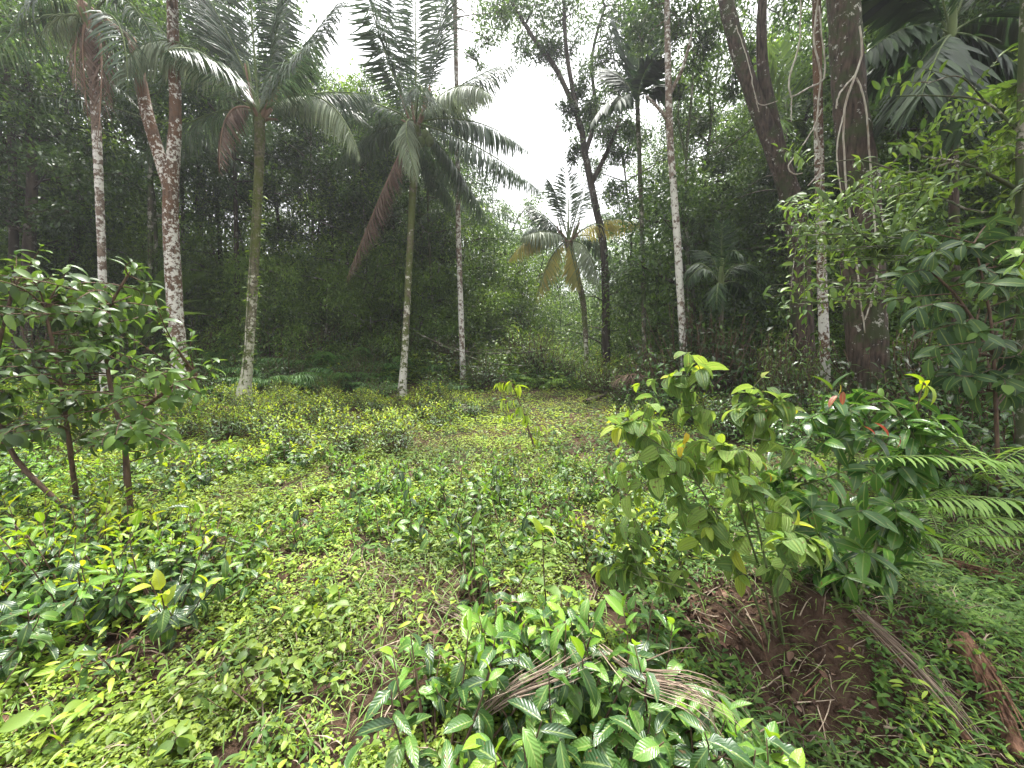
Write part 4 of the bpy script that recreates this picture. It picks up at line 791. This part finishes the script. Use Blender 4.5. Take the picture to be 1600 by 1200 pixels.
FE = [fern(41, 9, 1.5, ('fern_dark', 'rachis'), .34, 30, .5), fern(42, 8, 1.1, ('fern_dark', 'rachis'), .28, 26, .5), fern(43, 8, .8, ('fern', 'rachis'), .18, 24, .7)]
def put_fern(k, px, Y, s, label=None):
    b = GY(px, Y); o = empty('fern', b, label, 'fern', 'ferns growing at the forest edge'); o.scale = (s,) * 3; o.rotation_euler = (0, 0, RNG.uniform(0, 6))
    for me in FE[k]: c = bpy.data.objects.new('frond', me); COL.objects.link(c); c.parent = o
    if not label: later(o, 'fern|feathery fern')
for a in ((0, 430, 11.3, 1.0), (0, 475, 11.8, 1.1), (1, 520, 11.2, 1.0), (0, 560, 12.0, 1.0), (1, 590, 11.0, .9), (1, 330, 10.0, .8), (1, 690, 11.5, .8), (2, 1045, 10.0, 1), (0, 1180, 9.4, .9), (2, 845, 12.2, 1.2), (1, 1500, 6.5, .9), (1, 1420, 5.2, .7), (2, 1470, 3.1, .7), (2, 1600, 3.5, .7), (2, 1425, 3.6, .7), (2, 1505, 3.9, .9), (1, 1560, 4.6, .8), (0, 400, 13, 1.2), (0, 250, 12.5, 1.3), (1, 780, 13, 1.1), (0, 500, 13, 1.5), (0, 450, 12.6, 1.3), (0, 560, 13.6, 1.5), (0, 350, 14, 1.5), (0, 640, 13, 1.3), (0, 530, 11.6, 1.2), (0, 300, 14.5, 1.6)): put_fern(*a)
def paddle_plant(px, Y, n, L, label):       # banana-like plants in the shade
    b = GY(px, Y); o = empty('banana_plant', b, label, 'plant', 'broad leafed plants in the shade'); st = MB(['stem']); st.tube([b + np.array([0, 0, z]) for z in (-.1, .4, .9)], [.07, .06, .04], 8); part(st, 'stem', o)
    for i in range(n):
        th = i * 2.4; e = RNG.uniform(.5, 1.3); d = np.array([cos(th) * cos(e), sin(th) * cos(e), sin(e)]); l = MB(['tree_b', 'stem']); a = b + UP * .85; m = a + d * L * .4
        l.tube(bez(a, a + UP * .2, m, 5), [.025, .02, .018, .015, .012], 5, 1); l.put(leaf_t(10, .30, 1.0, .15, .5, wave=.15, blunt=1), m, d + UP * .1, UP, L, 0); part(l, 'leaf', o)
paddle_plant(215, 11.8, 7, 1.9, 'banana plant with paddle leaves behind the slender pale palm'); paddle_plant(110, 11.2, 7, 2.0, 'banana plant in deep shade past the leafy shrub'); paddle_plant(255, 13.5, 6, 2.2, 'banana plant with tall paddle leaves behind the forked tree'); paddle_plant(40, 12.5, 6, 2.3, 'farthest banana plant in the dark wood by the clearing edge')

# leafy shrub with three stems at the left
def tips_shrub(name, label, cat, stems, tips, Y, leafmats, size, keys, n=8, rs=None, fill=0.0, full=None, crown=None, phyl='alt', droop=.25, group=None, r=.02, ykeys=None, youngp=.6, smat='stem_brown', ang=.45, start=.35, dep=.3, twig=.006, frac=.45, base=None, young=3):
    b = G(*stems[0][0][:2]) if base is None else base
    o = empty(name, b, label, cat, group); fo = MB(list(leafmats)); st = MB([smat]); allp = []
    for L in stems:
        pts = [P(a[0], a[1], (Y if a[2] is None else a[2])) for a in L]
        if base is None: pts[0] = G(*L[0][:2]) + np.array([0, 0, -.03])
        r0 = rs[len(allp)] if rs else r; pth = smooth_path(pts, 16); st.tube(pth, np.linspace(r0, r0 * .4, 16), 7, rough=.05); allp.append(pth[5:])
    allp = np.vstack(allp)
    if full: shoot(fo, st, pth, r * .6, full[0], size, keys, phyl, .3, .35, droop, young=1, ykeys=ykeys)
    for (px, py, dY) in tips:
        e = P(px, py, Y + dY); low = allp[allp[:, 2] < e[2] + .1]; low = allp if len(low) < 2 else low
        a = low[np.argmin(np.linalg.norm(low - e, axis=1))]
        c = (a + e) / 2 + UP * .08 * np.linalg.norm(e - a) + rv(.05)
        dl = np.linalg.norm(e - a); pt = bez(a, c, e, 9); s0 = max(start, 1 - .75 / max(.3, dl)); nn = n
        if fill and dl > .5: s0 = fill; nn = int(n * min(2.6, (dl * (1 - s0)) / .45))
        shoot(fo, st, pt, twig * (1 + .4 * dl), nn, size, keys, phyl, s0, ang, droop, young=young if RNG.uniform() < youngp else 0, ykeys=ykeys)
    if crown:
        for c_ in crown: limb(st, allp[-1] if len(allp) < 4 else allp[np.argmax(allp[:, 2])], np.array(c_), .03, .01)
        cr = MB([leafmats[0]]); clumps(cr, np.array(crown), .9, 260, .13, 'dia'); part(cr, 'crown', o)
    part(st, 'stems', o); part(fo, 'foliage', o); return o
tips = []
for i in range(250):
    px = RNG.uniform(-150, 290); py = RNG.uniform(400, 700)
    top = 395 + 60 * abs((px - 60) / 150) ** 1.5 if px < 200 else 440
    if py < top + 10: py = top + RNG.uniform(0, 120)
    if px > 215 and py < 560 and RNG.uniform() < .75: continue
    tips.append((px, py, RNG.uniform(-.55, .6)))
tips += [(65, 385, 0), (25, 395, .1), (210, 408, 0), (240, 445, .1), (110, 415, 0), (270, 540, 0), (330, 560, .1), (300, 520, 0), (320, 620, -.1), (285, 600, 0), (150, 470, 0), (5, 420, 0), (225, 425, .2), (310, 640, 0)]
tips_shrub('leafy_shrub', 'tall leafy shrub on three bent brown stems beside the slender pale palm', 'shrub', [[(205, 812, None), (195, 700, None), (172, 600, None), (165, 500, None), (200, 430, None)], [(122, 800, None), (108, 690, None), (95, 600, None), (70, 480, None)], [(130, 812, None), (70, 765, None), (15, 700, None), (-10, 600, None), (20, 450, None)], [(205, 812, None), (198, 680, None), (260, 610, None), (310, 590, None)]],
           tips, G(205, 812)[1] - .05, ('tree_b', 'herb_dark'), .112, ['cin', 'big', 'tea4'], n=9, r=.022, ykeys=['cin_y', 'cin'], youngp=.5)
# boughs overhanging from the right
tips = []
for i in range(250):
    px = RNG.uniform(1200, 1650); up = 320 - (px - 1190) * .50; py = RNG.uniform(up, up + 215); tips.append((px, py, RNG.uniform(-.7, 1.2)))
tips += [(1390, 120, 0), (1415, 105, 0), (1375, 140, .1), (1330, 160, 0), (1230, 235, .1), (1240, 310, 0), (1195, 350, .2), (1350, 185, .3), (1500, 130, .2), (1560, 90, -.2), (1590, 150, -.3), (1250, 350, 0), (1215, 230, .3)]
Q = 4.2
tips_shrub('overhanging_tree', 'yellow green boughs reaching in front of the thickest trunk from a pinkish stem', 'tree', [[(1597, 800, Q), (1597, 560, Q), (1594, 330, Q), (1594, 180, Q), (1600, -60, Q)], [(1597, 300, Q), (1540, 270, 4.1), (1490, 252, 4.1), (1440, 245, 4.1), (1400, 225, 4.1)],
           [(1594, 210, Q), (1540, 160, 4.3), (1470, 150, 4.5), (1400, 150, 4.6)], [(1490, 252, 4.1), (1420, 270, 4.3), (1340, 250, 4.6), (1260, 260, 4.8)], [(1594, 330, Q), (1520, 330, 4.5), (1440, 300, 4.7), (1340, 320, 4.7), (1260, 330, 4.8)], [(1596, 420, Q), (1530, 400, 4.4), (1460, 390, 4.6), (1390, 400, 4.7)], [(1540, 160, 4.3), (1500, 120, 4.0), (1450, 130, 3.9)]],
           [t for t in tips if not (1300 < t[0] < 1372 and RNG.uniform() < .65)], Q, ('tree_c', 'herb_dark'), .115, ['lan', 'cin', 'tea4s'], n=8, phyl='dist', rs=[.05, .022, .014, .012, .014, .012, .01], youngp=.6, smat='bark_grey', droop=.2, base=GY(1597, Q), start=.2, fill=.12, twig=.004, crown=[(x_, y_, 1.5 + 1.05 * y_ + 1.0 + .5 * ((i_ * 3) % 2)) for i_, (x_, y_) in enumerate([(3.0, 2.4), (3.6, 3.2), (4.4, 2.6), (5.0, 3.4), (3.2, 4.2), (4.2, 4.4), (5.4, 4.4), (6.2, 3.4), (2.6, 3.2), (4.0, 1.8), (5.6, 2.4), (6.4, 4.6), (2.6, 1.8), (3.3, 3.0), (3.4, 5.0), (4.2, 5.4), (5.0, 5.2), (5.8, 5.8), (6.6, 5.6), (3.8, 6.2), (4.8, 6.4)])])  # unseen crown clumps above the view, added to shade the ground on the right
tips_shrub('big_leafed_sapling', 'sapling with large dull green leaves on a thin dark stem beside the overhanging boughs', 'sapling', [[(1560, 760, 3.6), (1556, 640, 3.6), (1548, 500, 3.6), (1522, 380, 3.6)], [(1556, 560, 3.6), (1500, 470, 3.6), (1450, 420, 3.6)]],
           [(1440, 400, 0), (1410, 430, -.1), (1470, 440, .1), (1500, 380, 0), (1530, 370, .2), (1560, 430, -.2), (1590, 460, 0), (1480, 520, .1), (1530, 520, -.2), (1600, 540, .1), (1430, 500, .3), (1580, 590, -.1), (1420, 360, .3), (1480, 350, .2), (1560, 340, .3), (1600, 370, 0), (1500, 600, .2), (1450, 560, .4)] + [(RNG.uniform(1390, 1640), RNG.uniform(370, 620), RNG.uniform(-.4, .6)) for _ in range(36)], 3.6, ('dull', 'herb_dark'), .20, ['big'], n=7, r=.018, base=GY(1560, 3.6), youngp=.2, droop=.5)
tips_shrub('bright_sprig', 'bright pale green sprig poking in over the big leafed sapling', 'sapling', [[(1680, 900, 2.6), (1660, 600, 2.5), (1630, 420, 2.4), (1605, 395, 2.4)]], [(1578, 390, 0), (1590, 420, 0)], 2.4, ('glossy_young', 'glossy_young'), .13, ['cin'], n=5, r=.012, base=GY(1680, 2.6), start=.5)
# small saplings
tips_shrub('sapling', 'thin yellow green sapling standing alone in the middle of the clearing', 'sapling', [[(838, 705, None), (822, 660, None), (812, 630, None), (800, 600, None)]], [(778, 600, 0), (800, 592, 0), (812, 600, .1), (785, 625, 0), (825, 650, -.1), (848, 665, 0), (790, 650, .1), (860, 690, 0), (810, 640, 0)], G(838, 705)[1], ('herb', 'tea_young'), .17, ['lan'], n=7, r=.016, droop=1.2, ykeys=['lan'])
tips_shrub('upright_weed', 'upright plant with paired broad leaves standing behind the tea bush in front', 'plant', [[(858, 985, None), (850, 900, None), (848, 835, None)]], [(848, 822, 0)], G(858, 985)[1], ('tree_c', 'herb'), .12, ['cin', 'round'], n=2, phyl='opp', r=.005, start=.12, droop=.15, full=(5, .12))
_qt = [(RNG.uniform(940, 1280), RNG.uniform(600, 920), RNG.uniform(-.2, .35)) for _ in range(34)]
_qt = [t for t in _qt if t[1] > 600 + abs(t[0] - 1090) * .35]
tips_shrub('quilted_bush', 'bush with quilted drooping leaves and pale yellow shoots beside the glossy glossy shrub', 'shrub',
           [[(1215, 1012, None), (1190, 900, 1.95), (1130, 720, 1.95), (1085, 590, 1.95)], [(1225, 1012, None), (1190, 850, 1.8), (1170, 740, 1.8), (1185, 640, 1.9)], [(1205, 1012, None), (1150, 860, 1.9), (1070, 730, 1.9), (1000, 675, 1.9)], [(1225, 1012, None), (1215, 920, 1.7), (1240, 860, 1.65)], [(1200, 1015, None), (1120, 940, 1.8), (1000, 900, 1.75)]],
           [(1075, 552, 0), (1050, 590, 0), (1100, 575, .1), (1000, 600, .1), (1080, 650, 0), (1040, 640, .1), (985, 650, 0), (965, 660, .1), (1010, 690, 0), (1040, 720, -.1), (970, 740, 0), (1190, 590, .1), (1155, 615, .1), (1215, 620, 0), (1150, 640, 0), (1180, 650, 0), (1130, 690, 0), (1150, 720, -.1), (1195, 670, 0), (1240, 640, .1), (1135, 740, -.2), (1165, 760, -.2),
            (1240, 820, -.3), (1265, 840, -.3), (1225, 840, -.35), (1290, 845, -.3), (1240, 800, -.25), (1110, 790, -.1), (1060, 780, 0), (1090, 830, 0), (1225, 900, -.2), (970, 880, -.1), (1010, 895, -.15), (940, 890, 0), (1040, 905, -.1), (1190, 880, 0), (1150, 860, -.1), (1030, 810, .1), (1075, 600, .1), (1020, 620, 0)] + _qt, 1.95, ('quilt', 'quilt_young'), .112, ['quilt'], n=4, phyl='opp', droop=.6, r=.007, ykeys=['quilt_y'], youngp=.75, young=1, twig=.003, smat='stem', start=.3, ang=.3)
tips_shrub('cinnamon_shrub', 'glossy dark green shrub with a few red young leaves on top of the earth bank', 'shrub',
           [[(1325, 960, None), (1320, 850, 2.15), (1310, 740, 2.15), (1318, 640, 2.15)], [(1335, 960, None), (1370, 850, 2.1), (1400, 760, 2.1), (1430, 690, 2.1)], [(1320, 960, None), (1280, 850, 2.1), (1240, 760, 2.1)], [(1330, 960, None), (1345, 860, 1.95), (1360, 800, 1.95)]],
           [(1300, 610, 0), (1345, 615, .1), (1380, 620, .1), (1260, 660, 0), (1330, 650, -.1), (1400, 650, 0), (1440, 660, 0), (1460, 690, .1), (1290, 690, -.1), (1360, 680, -.1), (1420, 720, 0), (1240, 720, 0), (1310, 740, -.2), (1370, 740, -.15), (1440, 760, 0), (1220, 780, -.1), (1270, 800, -.2), (1340, 800, -.25), (1400, 800, -.1), (1290, 860, -.2), (1350, 860, -.2), (1380, 850, 0), (1320, 900, -.15), (1270, 890, 0), (1210, 750, .1), (1390, 700, .2), (1300, 780, .3), (1420, 830, .2), (1360, 910, 0), (1250, 830, .1), (1215, 700, 0), (1190, 790, .1), (1225, 860, .1), (1450, 720, .1), (1470, 650, 0)] + [(RNG.uniform(1200, 1460), RNG.uniform(640, 900), RNG.uniform(-.1, .35)) for _ in range(18)], 2.1, ('glossy', 'herb_dark'), .145, ['cin'], n=5, phyl='opp', droop=.25, r=.010, youngp=.4, young=1, smat='stem', start=.2, ang=.35)
def few_leaves(name, label, cat, items, mats, mat_i=0):
    m = MB(mats); b = P(*items[0][:3]); o = empty(name, b, label, cat)
    for (px, py, Y, dx, dy, dz, s, key) in items: m.put(LT[key], P(px, py, Y), np.array([dx, dy, dz]), UP, s, mat_i)
    part(m, 'foliage', o); return o
o = tips_shrub('curled_leaf_shoot', 'upright shoot with curled bright yellow green leaves above the fern', 'sapling', [[(1400, 780, 2.2), (1420, 690, 2.15), (1443, 598, 2.15)]], [(1443, 596, 0)], 2.15, ('tea_young', 'tea_young'), .16, ['cin_y'], n=5, r=.005, base=GY(1400, 2.2), start=.3, droop=1.2)
red = MB(['red_leaf', 'yellow_leaf']); cs = bpy.data.objects.get('cinnamon_shrub')
for (px, py, dx, dz, s, mi) in ((1318, 612, -.3, -1, .07, 0), (1308, 618, -.8, -.5, .08, 0), (1365, 660, .8, -.4, .10, 0), (1345, 665, .7, -.2, .08, 0), (1312, 600, .2, -1, .06, 1), (1405, 680, .2, -1, .07, 0)): red.put(LT['cin'], P(px, py, 1.98), np.array([dx, -.2, dz]), UP, s, mi)
part(red, 'young_leaves', cs); cs.children[-1]['label'] = 'reddish young leaves'
yl = MB(['yellow_leaf']); qs = bpy.data.objects.get('quilted_bush')
for (px, py, dx, dz, s) in ((1072, 676, .1, -1, .07), (1066, 698, -.4, -.5, .06), (1190, 722, .5, -.4, .05), (1200, 738, .5, -.6, .05), (1068, 690, .3, -.8, .05)): yl.put(LT['quilt'], P(px, py, 1.9), np.array([dx, -.2, dz]), UP, s, 0)
part(yl, 'yellowed_leaves', qs); qs.children[-1]['label'] = 'yellowed dying leaves'
# bright fern at the right edge
b = GY(1640, 2.5); o = empty('bright_fern', b, 'bright yellow green fern arching in beside the glossy shrub', 'fern')
for (s0, c, t, Y0, Y1, n, pl) in (((1650, 740), (1520, 700), (1335, 718), 2.2, 1.85, 40, .12), ((1640, 790), (1530, 720), (1440, 640), 2.3, 2.0, 34, .11), ((1660, 800), (1560, 760), (1385, 788), 2.1, 1.85, 36, .12), ((1680, 700), (1600, 680), (1540, 740), 2.2, 2.0, 26, .12), ((1690, 860), (1600, 790), (1500, 815), 2.1, 1.9, 28, .11)):
    a, m_, e = P(*s0, Y0), P(*c, (Y0 + Y1) / 2), P(*t, Y1); pth = bez(a, m_, e, 14); pth = np.vstack([np.linspace(b, a, 4)[:-1], pth])
    part(frond_mb(['fern', 'rachis'], None, None, None, n, pl, UP, .12, key='pin', path=pth, r0=.006, start=.2, fwd=.15, wid=1.15, endk=.15, prof=(.6, 1)), 'frond', o)

# ============================================================ tea bushes
TEA = {'mid%d' % i: tea_bush(50 + i, .48, .62, 50, .085, ['tea2'], 11, yprob=1.0, mats=('tea', 'tea_young')) for i in range(3)}
TEA.update({'near%d' % i: tea_bush(60 + i, .58, .52, 38, .105, ['tea4', 'tea4s', 'tea4d', 'tea4w'], 9, ykeys=['tea4s', 'tea4w'], yprob=.85, low=.35, droop=.4, mats=('tea', ('tea_young', 'tea_mid', 'tea_young')[i])) for i in range(3)})
TEA['sparse0'] = tea_bush(71, .30, .36, 9, .10, ['tea4', 'tea4d'], 7, ykeys=['tea4s'], yprob=.6, droop=.5, mats=('tea', 'tea_mid'), low=.4)
TEA['sparse1'] = tea_bush(72, .34, .30, 10, .09, ['tea4', 'tea4s'], 7, ykeys=['tea4s'], yprob=.5, droop=.4, mats=('tea', 'tea_mid'), low=.4)
TEA['sparse2'] = tea_bush(73, .22, .42, 5, .11, ['tea4d', 'tea4'], 7, ykeys=['tea4s'], yprob=.8, droop=.6, mats=('tea', 'tea_mid'), low=.4)
TEA['front0'] = tea_bush(80, .40, .46, 20, .118, ['tea4', 'tea4s', 'tea4d', 'tea4w'], 8, ykeys=['tea4s', 'tea4'], yprob=.35, droop=.45, mats=('tea', 'tea_mid'), low=.4)
TEA['front1'] = tea_bush(81, .40, .43, 19, .125, ['tea4', 'tea4d', 'tea4s', 'tea4w'], 8, ykeys=['tea4s', 'tea4'], yprob=.35, droop=.5, mats=('tea', 'tea_mid'), low=.4)
def tea(k, loc, s=1.0, label=None, szz=None):
    o = place_shared('tea_bush', TEA[k], loc, label, 'tea bush', 'tea bushes in the clearing', RNG.uniform(0, 6.28), s, szz=szz)
    if not label: later(o, {'m': 'tea|tea bush', 'n': 'tea|leafy tea bush', 's': 'tea|sparse young tea plant', 'f': 'tea|large leafed tea bush'}[k[0]])
    return o
def gap(x, y):      # open lanes and bare patches without tea
    px, py = proj((x, y, float(H(x, y))))
    if 745 < px < 930 and py < 690: return True
    if 640 < px < 770 and 675 < py < 735: return True
    if 380 < px < 720 and py > 800 + .0 * px: return True
    if px < 160 and 815 > py > 790 and False: return True
    return px < -500 or px > 1130 or (px > 930 and py < 660) or py > 900 or (px > 1050 and py > 760) or (px > 820 and py > 850)
yy = 3.0; r_ = 0
while yy < 9.6:
    xx = -11 + (r_ % 2) * .45
    while xx < 6:
        x = xx + RNG.normal(0, .12); y = yy + RNG.normal(0, .12); px, py = proj((x, y, float(H(x, y))))
        back = y > 9.2 and px > 760
        if not gap(x, y) and not back and RNG.uniform() < (.93 if (px < 700) else .62):
            z = float(H(x, y)); far = y > 4.6
            if px > 560 and y < 5.2 or (x > -.9 and y < 6.3 and RNG.uniform() < .6): k = 'sparse%d' % RNG.integers(3); s = RNG.uniform(.9, 1.25)
            else: k = ('mid%d' if far else 'near%d') % RNG.integers(3); s = RNG.uniform(.75, 1.05)
            tea(k, (x, y, z), s, szz=s * RNG.uniform(.75, 1.0))
        xx += .92
    yy += .78; r_ += 1
for (k, px, py, s, lab) in (('near0', 260, 965, 1.0, 'yellow tipped tea bush nearest the herb covered path'), ('near1', 120, 955, 1.05, 'dark leaved tea bush below the three stemmed shrub'), ('near2', 10, 960, 1.0, 'wide tea bush cut by the picture edge below the shrub'), ('near1', 330, 905, .8, 'small tea bush with dangling bright leaves beside the herb path'), ('near0', 180, 890, .9, 'tea bush just under the stems of the leafy shrub'), ('near2', 60, 880, .95, 'tea bush between the bent stems and the picture edge'),
                            ('front0', -130, 1130, .95, 'tea bush reaching in at the bottom corner beside the herbs'), ('sparse2', 480, 850, .95, 'thin tea sapling with one large drooping leaf by the path'), ('sparse2', 555, 830, .8, 'short tea sapling beside the thin drooping one'), ('sparse0', 745, 960, 1.15, 'small tea bush with drooping bright leaves behind the dry fronds'), ('sparse1', 600, 850, 1.0, 'low tea plant at the edge of the grass patch'),
                            ('sparse0', 700, 840, 1.1, 'open tea plant just behind the grass patch'), ('near2', 960, 880, .7, 'dark glossy tea bush beside the quilted leaf bush'), ('near0', 1030, 860, .65, 'low tea bush under the quilted leaf bush'), ('sparse1', 800, 850, 1.1, 'open tea plant behind the upright weed')):
    tea(k, G(px, py) if py < 1199 else None, s, lab)
for (k, x, y, s, lab) in (('front1', .36, 1.52, .9, 'glossy tea bush behind the bleached frond beside the bank'), ('front0', -.02, 1.48, .8, 'low tea bush at the end of the grey frond behind the front bushes'), ('front0', -.26, 1.22, 1.0, 'large glossy tea bush in front with the bare grass behind it'), ('front1', .18, 1.30, 1.0, 'large tea bush in front crossed by the dry frond'), ('front0', .50, 1.36, .95, 'large tea bush in front beside the earth bank'), ('front1', .16, 1.0, .95, 'tea bush nearest the camera at the bottom of the view'), ('front1', .58, 1.06, .85, 'tea bush at the bottom of the view against the bank'), ('sparse0', .22, 1.62, 1.2, 'tea plant between the upright weed and the large front bushes')):
    tea(k, (x, y, float(H(x, y))), s, lab)
for i in range(46):
    px, py = RNG.uniform(520, 1120), RNG.uniform(735, 900)
    if py > 850 and px > 800 or (px < 700 and py > 840): continue
    tea('sparse%d' % RNG.integers(3), G(px, py), RNG.uniform(.75, 1.1))
for i in range(120):
    px, py = (RNG.uniform(-60, 760), RNG.uniform(800, 1190)) if i < 70 else (RNG.uniform(400, 1150), RNG.uniform(680, 900))
    if i < 70 and px > 540 and py > 960: continue
    k = 'weed%d' % RNG.integers(3); s_ = RNG.uniform(.6, 1.25); later(place_shared('weed', SH[k], G(px, py), None, 'weed', 'weed seedlings in the clearing', RNG.uniform(0, 6), s_), {'0': 'weed|round leafed weed seedling', '1': 'weed|narrow leafed weed seedling', '2': 'weed|tiny pale weed seedling'}[k[-1]])
TM = [(225, 'between the slender pale palm and the forked lichened tree'), (330, 'between the forked tree and the mossy coconut palm'), (435, 'just beside the mossy coconut palm'), (555, 'between the mossy palm and the middle palm'), (675, 'between the middle palm and the very slender trunk'), (780, 'between the very slender trunk and the lone sapling'), (60, 'beyond the bent stems of the shrub'), (165, 'in line with the slender pale palm'), (285, 'in front of the forked lichened tree'), (380, 'in front of the mossy coconut palm'), (490, 'between the two tall coconut palms'), (625, 'in front of the middle coconut palm'), (724, 'in front of the very slender white trunk'),
      (835, 'beside the lone thin sapling'), (915, 'in line with the short valley palm'), (1000, 'behind the tips of the quilted bush'), (1090, 'behind the top of the quilted bush'), (-150, 'far beyond the shrub at the clearing edge')]
label_all({'tea': TM, 'weed': TM})

# ============================================================ dead wood, fallen fronds, debris
def strands(name, label, cat, pts, n, spread, r, mat='straw', lift=.02, tail=.5, world=None, core=None):
    q = [np.array(a, float) if len(a) == 3 and world else G(*a) for a in pts]; o = empty(name, q[0], label, cat); m = MB([mat] if core is None else [mat, core])
    base = smooth_path(q, 14)
    for i in range(n):
        a0 = RNG.uniform(0, .35) ; a1 = RNG.uniform(.6, 1.0); pth = smooth_path(base[int(a0 * 13):max(int(a1 * 13) + 1, int(a0 * 13) + 4)], 9); off = rv(spread); off[2] = abs(off[2]) * .6
        k = np.linspace(0, 1, 9)[:, None]; pth = pth + off * (.4 + tail * k * 1.6) + rv(spread * .5) * k * k + UP * lift
        rr = r * RNG.uniform(.5, 1.4); m.tube(pth, np.linspace(rr, rr * .3, 9), 4)
    if core is not None: m.tube(base + UP * (lift * .5), np.linspace(r * 5, r * 3, 14), 18, 1, rough=.05, ridge=.3)
    part(m, 'strips', o); return o
strands('dry_frond', 'dry grey frond lying in the grass behind the front tea bushes', 'fallen frond', [(795, 1030), (740, 985), (670, 935)], 46, .03, .004)
def dry(name, label, pts3, n, spread, r, **k): return strands(name, label, 'fallen frond', pts3, n, spread, r, world=True, **k)
dry('dry_frond', 'bleached dry frond caught among the leaves of the front tea bush', [P(745, 1120, 1.3), P(800, 1075, 1.27), P(860, 1050, 1.33), P(920, 1010, 1.5)], 28, .022, .0024, tail=1.2, lift=-.02)
dry('dry_frond', 'bleached dry frond draped over the tea bush towards the earth bank', [P(940, 1000, 1.5), P(1000, 1050, 1.3), P(1080, 1070, 1.2), P(1130, 1110, 1.2), P(1160, 1200, 1.15)], 30, .022, .0024, tail=1.3, lift=-.03)
strands('dry_frond', 'long grey dead frond lying down the slope of the earth bank', 'fallen frond', [(1335, 965), (1390, 1030), (1450, 1090), (1520, 1180)], 60, .03, .004, core='log', lift=.03)
strands('dry_frond', 'thin dead frond strips at the foot of the earth bank', 'fallen frond', [(1260, 1185), (1180, 1150), (1150, 1100)], 20, .02, .003)
strands('palm_sheath', 'thick reddish brown palm sheath lying at the corner below the bank', 'fallen sheath', [(1500, 1015), (1545, 1100), (1590, 1199)], 34, .022, .009, mat='log', core='log', lift=.075)
strands('palm_sheath', 'brown dead palm sheath lying among weeds below the bright fern', 'fallen sheath', [(1440, 880), (1520, 905), (1599, 925)], 26, .03, .007, mat='log', core='log', lift=.05)
strands('dry_frond', 'brown dry fronds piled at the foot of the mossy coconut palm', 'fallen frond', [(395, 645), (345, 648), (295, 652)], 50, .08, .012, mat='litter', lift=.05)
def fallen(name, label, cat, pts, r0, r1, mat, Y=None, side=0):
    q = [G(*a) + UP * r0 * .8 for a in pts] if Y is None else [P(a[0], a[1], Y) for a in pts]; o = empty(name, q[0], label, cat); m = MB([mat]); pth = smooth_path(q, 12); m.tube(pth, np.linspace(r0, r1, 12), 9, rough=.08)
    part(m, 'log', o)
    if side:
        for i in range(side):
            b = MB([mat]); a = pth[RNG.integers(2, 11)]; e = a + np.array([RNG.normal(0, .7), RNG.normal(0, .4), RNG.uniform(.0, .6)]); limb(b, a, e, r1 * .6, .006, .1); part(b, 'branch', o)
    return o
fallen('fallen_log', 'short pale log lying at the back of the tea field', 'log', [(735, 652), (710, 628)], .09, .07, 'dead_wood')
fallen('fallen_branch', 'long bare fallen branch with twigs lying under the forest edge', 'fallen branch', [(650, 520), (720, 548), (800, 552), (870, 545)], .035, .02, 'bark_grey', Y=13.0, side=9)
fallen('fallen_branch', 'lower bare fallen branch beside the very slender white trunk', 'fallen branch', [(690, 540), (760, 566), (830, 572)], .03, .018, 'bark_grey', Y=12.4, side=7)
fallen('fallen_branch', 'pinkish dead branch on the ground where the valley begins', 'fallen branch', [(760, 606), (830, 600), (920, 598)], .06, .03, 'log', side=5)
fallen('fallen_log', 'dark fallen palm stem under the reddish dead frond', 'log', [(915, 632), (960, 615), (1000, 600)], .07, .05, 'bark_dark')
a, e = P(1020, 596, 8.6), P(955, 600, 8.3); o = empty('fallen_frond', a, 'reddish brown dead frond arching over the dark fallen stem', 'fallen frond')
part(frond_mb(['palm_brown', 'rachis_brown'], a, P(990, 572, 8.5), e, 46, .38, unit(np.array([0, -.4, 1])), .45, r0=.02, fwd=1.1, jitter=.3), 'frond', o)
for (pts, r, lab) in (([(1380, 1150), (1430, 1135), (1475, 1075)], .006, 'bleached forked twig lying across the foot of the bank'), ([(1150, 1110), (1200, 1080), (1245, 1050)], .004, 'thin pale twig on the bare soil of the bank'), ([(1430, 770), (1490, 765)], .014, 'cut pale stick lying below the bright fern'), ([(1180, 850), (1100, 870), (1060, 890)], .005, 'thin dry twig under the quilted bush'), ([(1240, 1030), (1290, 1060), (1300, 1095)], .004, 'curved root hanging on the bank face'),
                      ([(1480, 870), (1530, 850), (1590, 870)], .008, 'pale dead stick beyond the brown palm sheath'), ([(1390, 1060), (1350, 1050), (1310, 1035)], .004, 'straight pale rootlet on the bank face')):
    q = [G(*x) + UP * r for x in pts]; o = empty('twig', q[0], lab, 'twig'); m = MB(['twig']); m.tube(smooth_path(q, 10) + RNG.normal(0, .003, (10, 3)), np.linspace(r, r * .5, 10), 6); part(m, 'stick', o)

# ============================================================ thin even haze added as a pale veil over the clearing
def haze():
    m, t = nt('haze_air'); v = N(t, 'ShaderNodeVolumePrincipled'); v.inputs['Density'].default_value = .0015; v.inputs['Color'].default_value = (.93, .95, 1, 1); v.inputs['Anisotropy'].default_value = .35
    o = N(t, 'ShaderNodeOutputMaterial'); t.links.new(v.outputs[0], o.inputs['Volume'])
    x0, x1, y0, y1, z0, z1 = -80, 80, -18, 115, -4, 45; V = [(x, y, z) for z in (z0, z1) for y in (y0, y1) for x in (x0, x1)]
    me = bpy.data.meshes.new('haze'); me.from_pydata(V, [], [(0, 2, 3, 1), (4, 5, 7, 6), (0, 1, 5, 4), (2, 6, 7, 3), (0, 4, 6, 2), (1, 3, 7, 5)]); me.materials.append(m); o = bpy.data.objects.new('haze', me); COL.objects.link(o)
    tag(o, 'thin even haze added to veil the clearing', 'haze', kind='stuff')
haze()
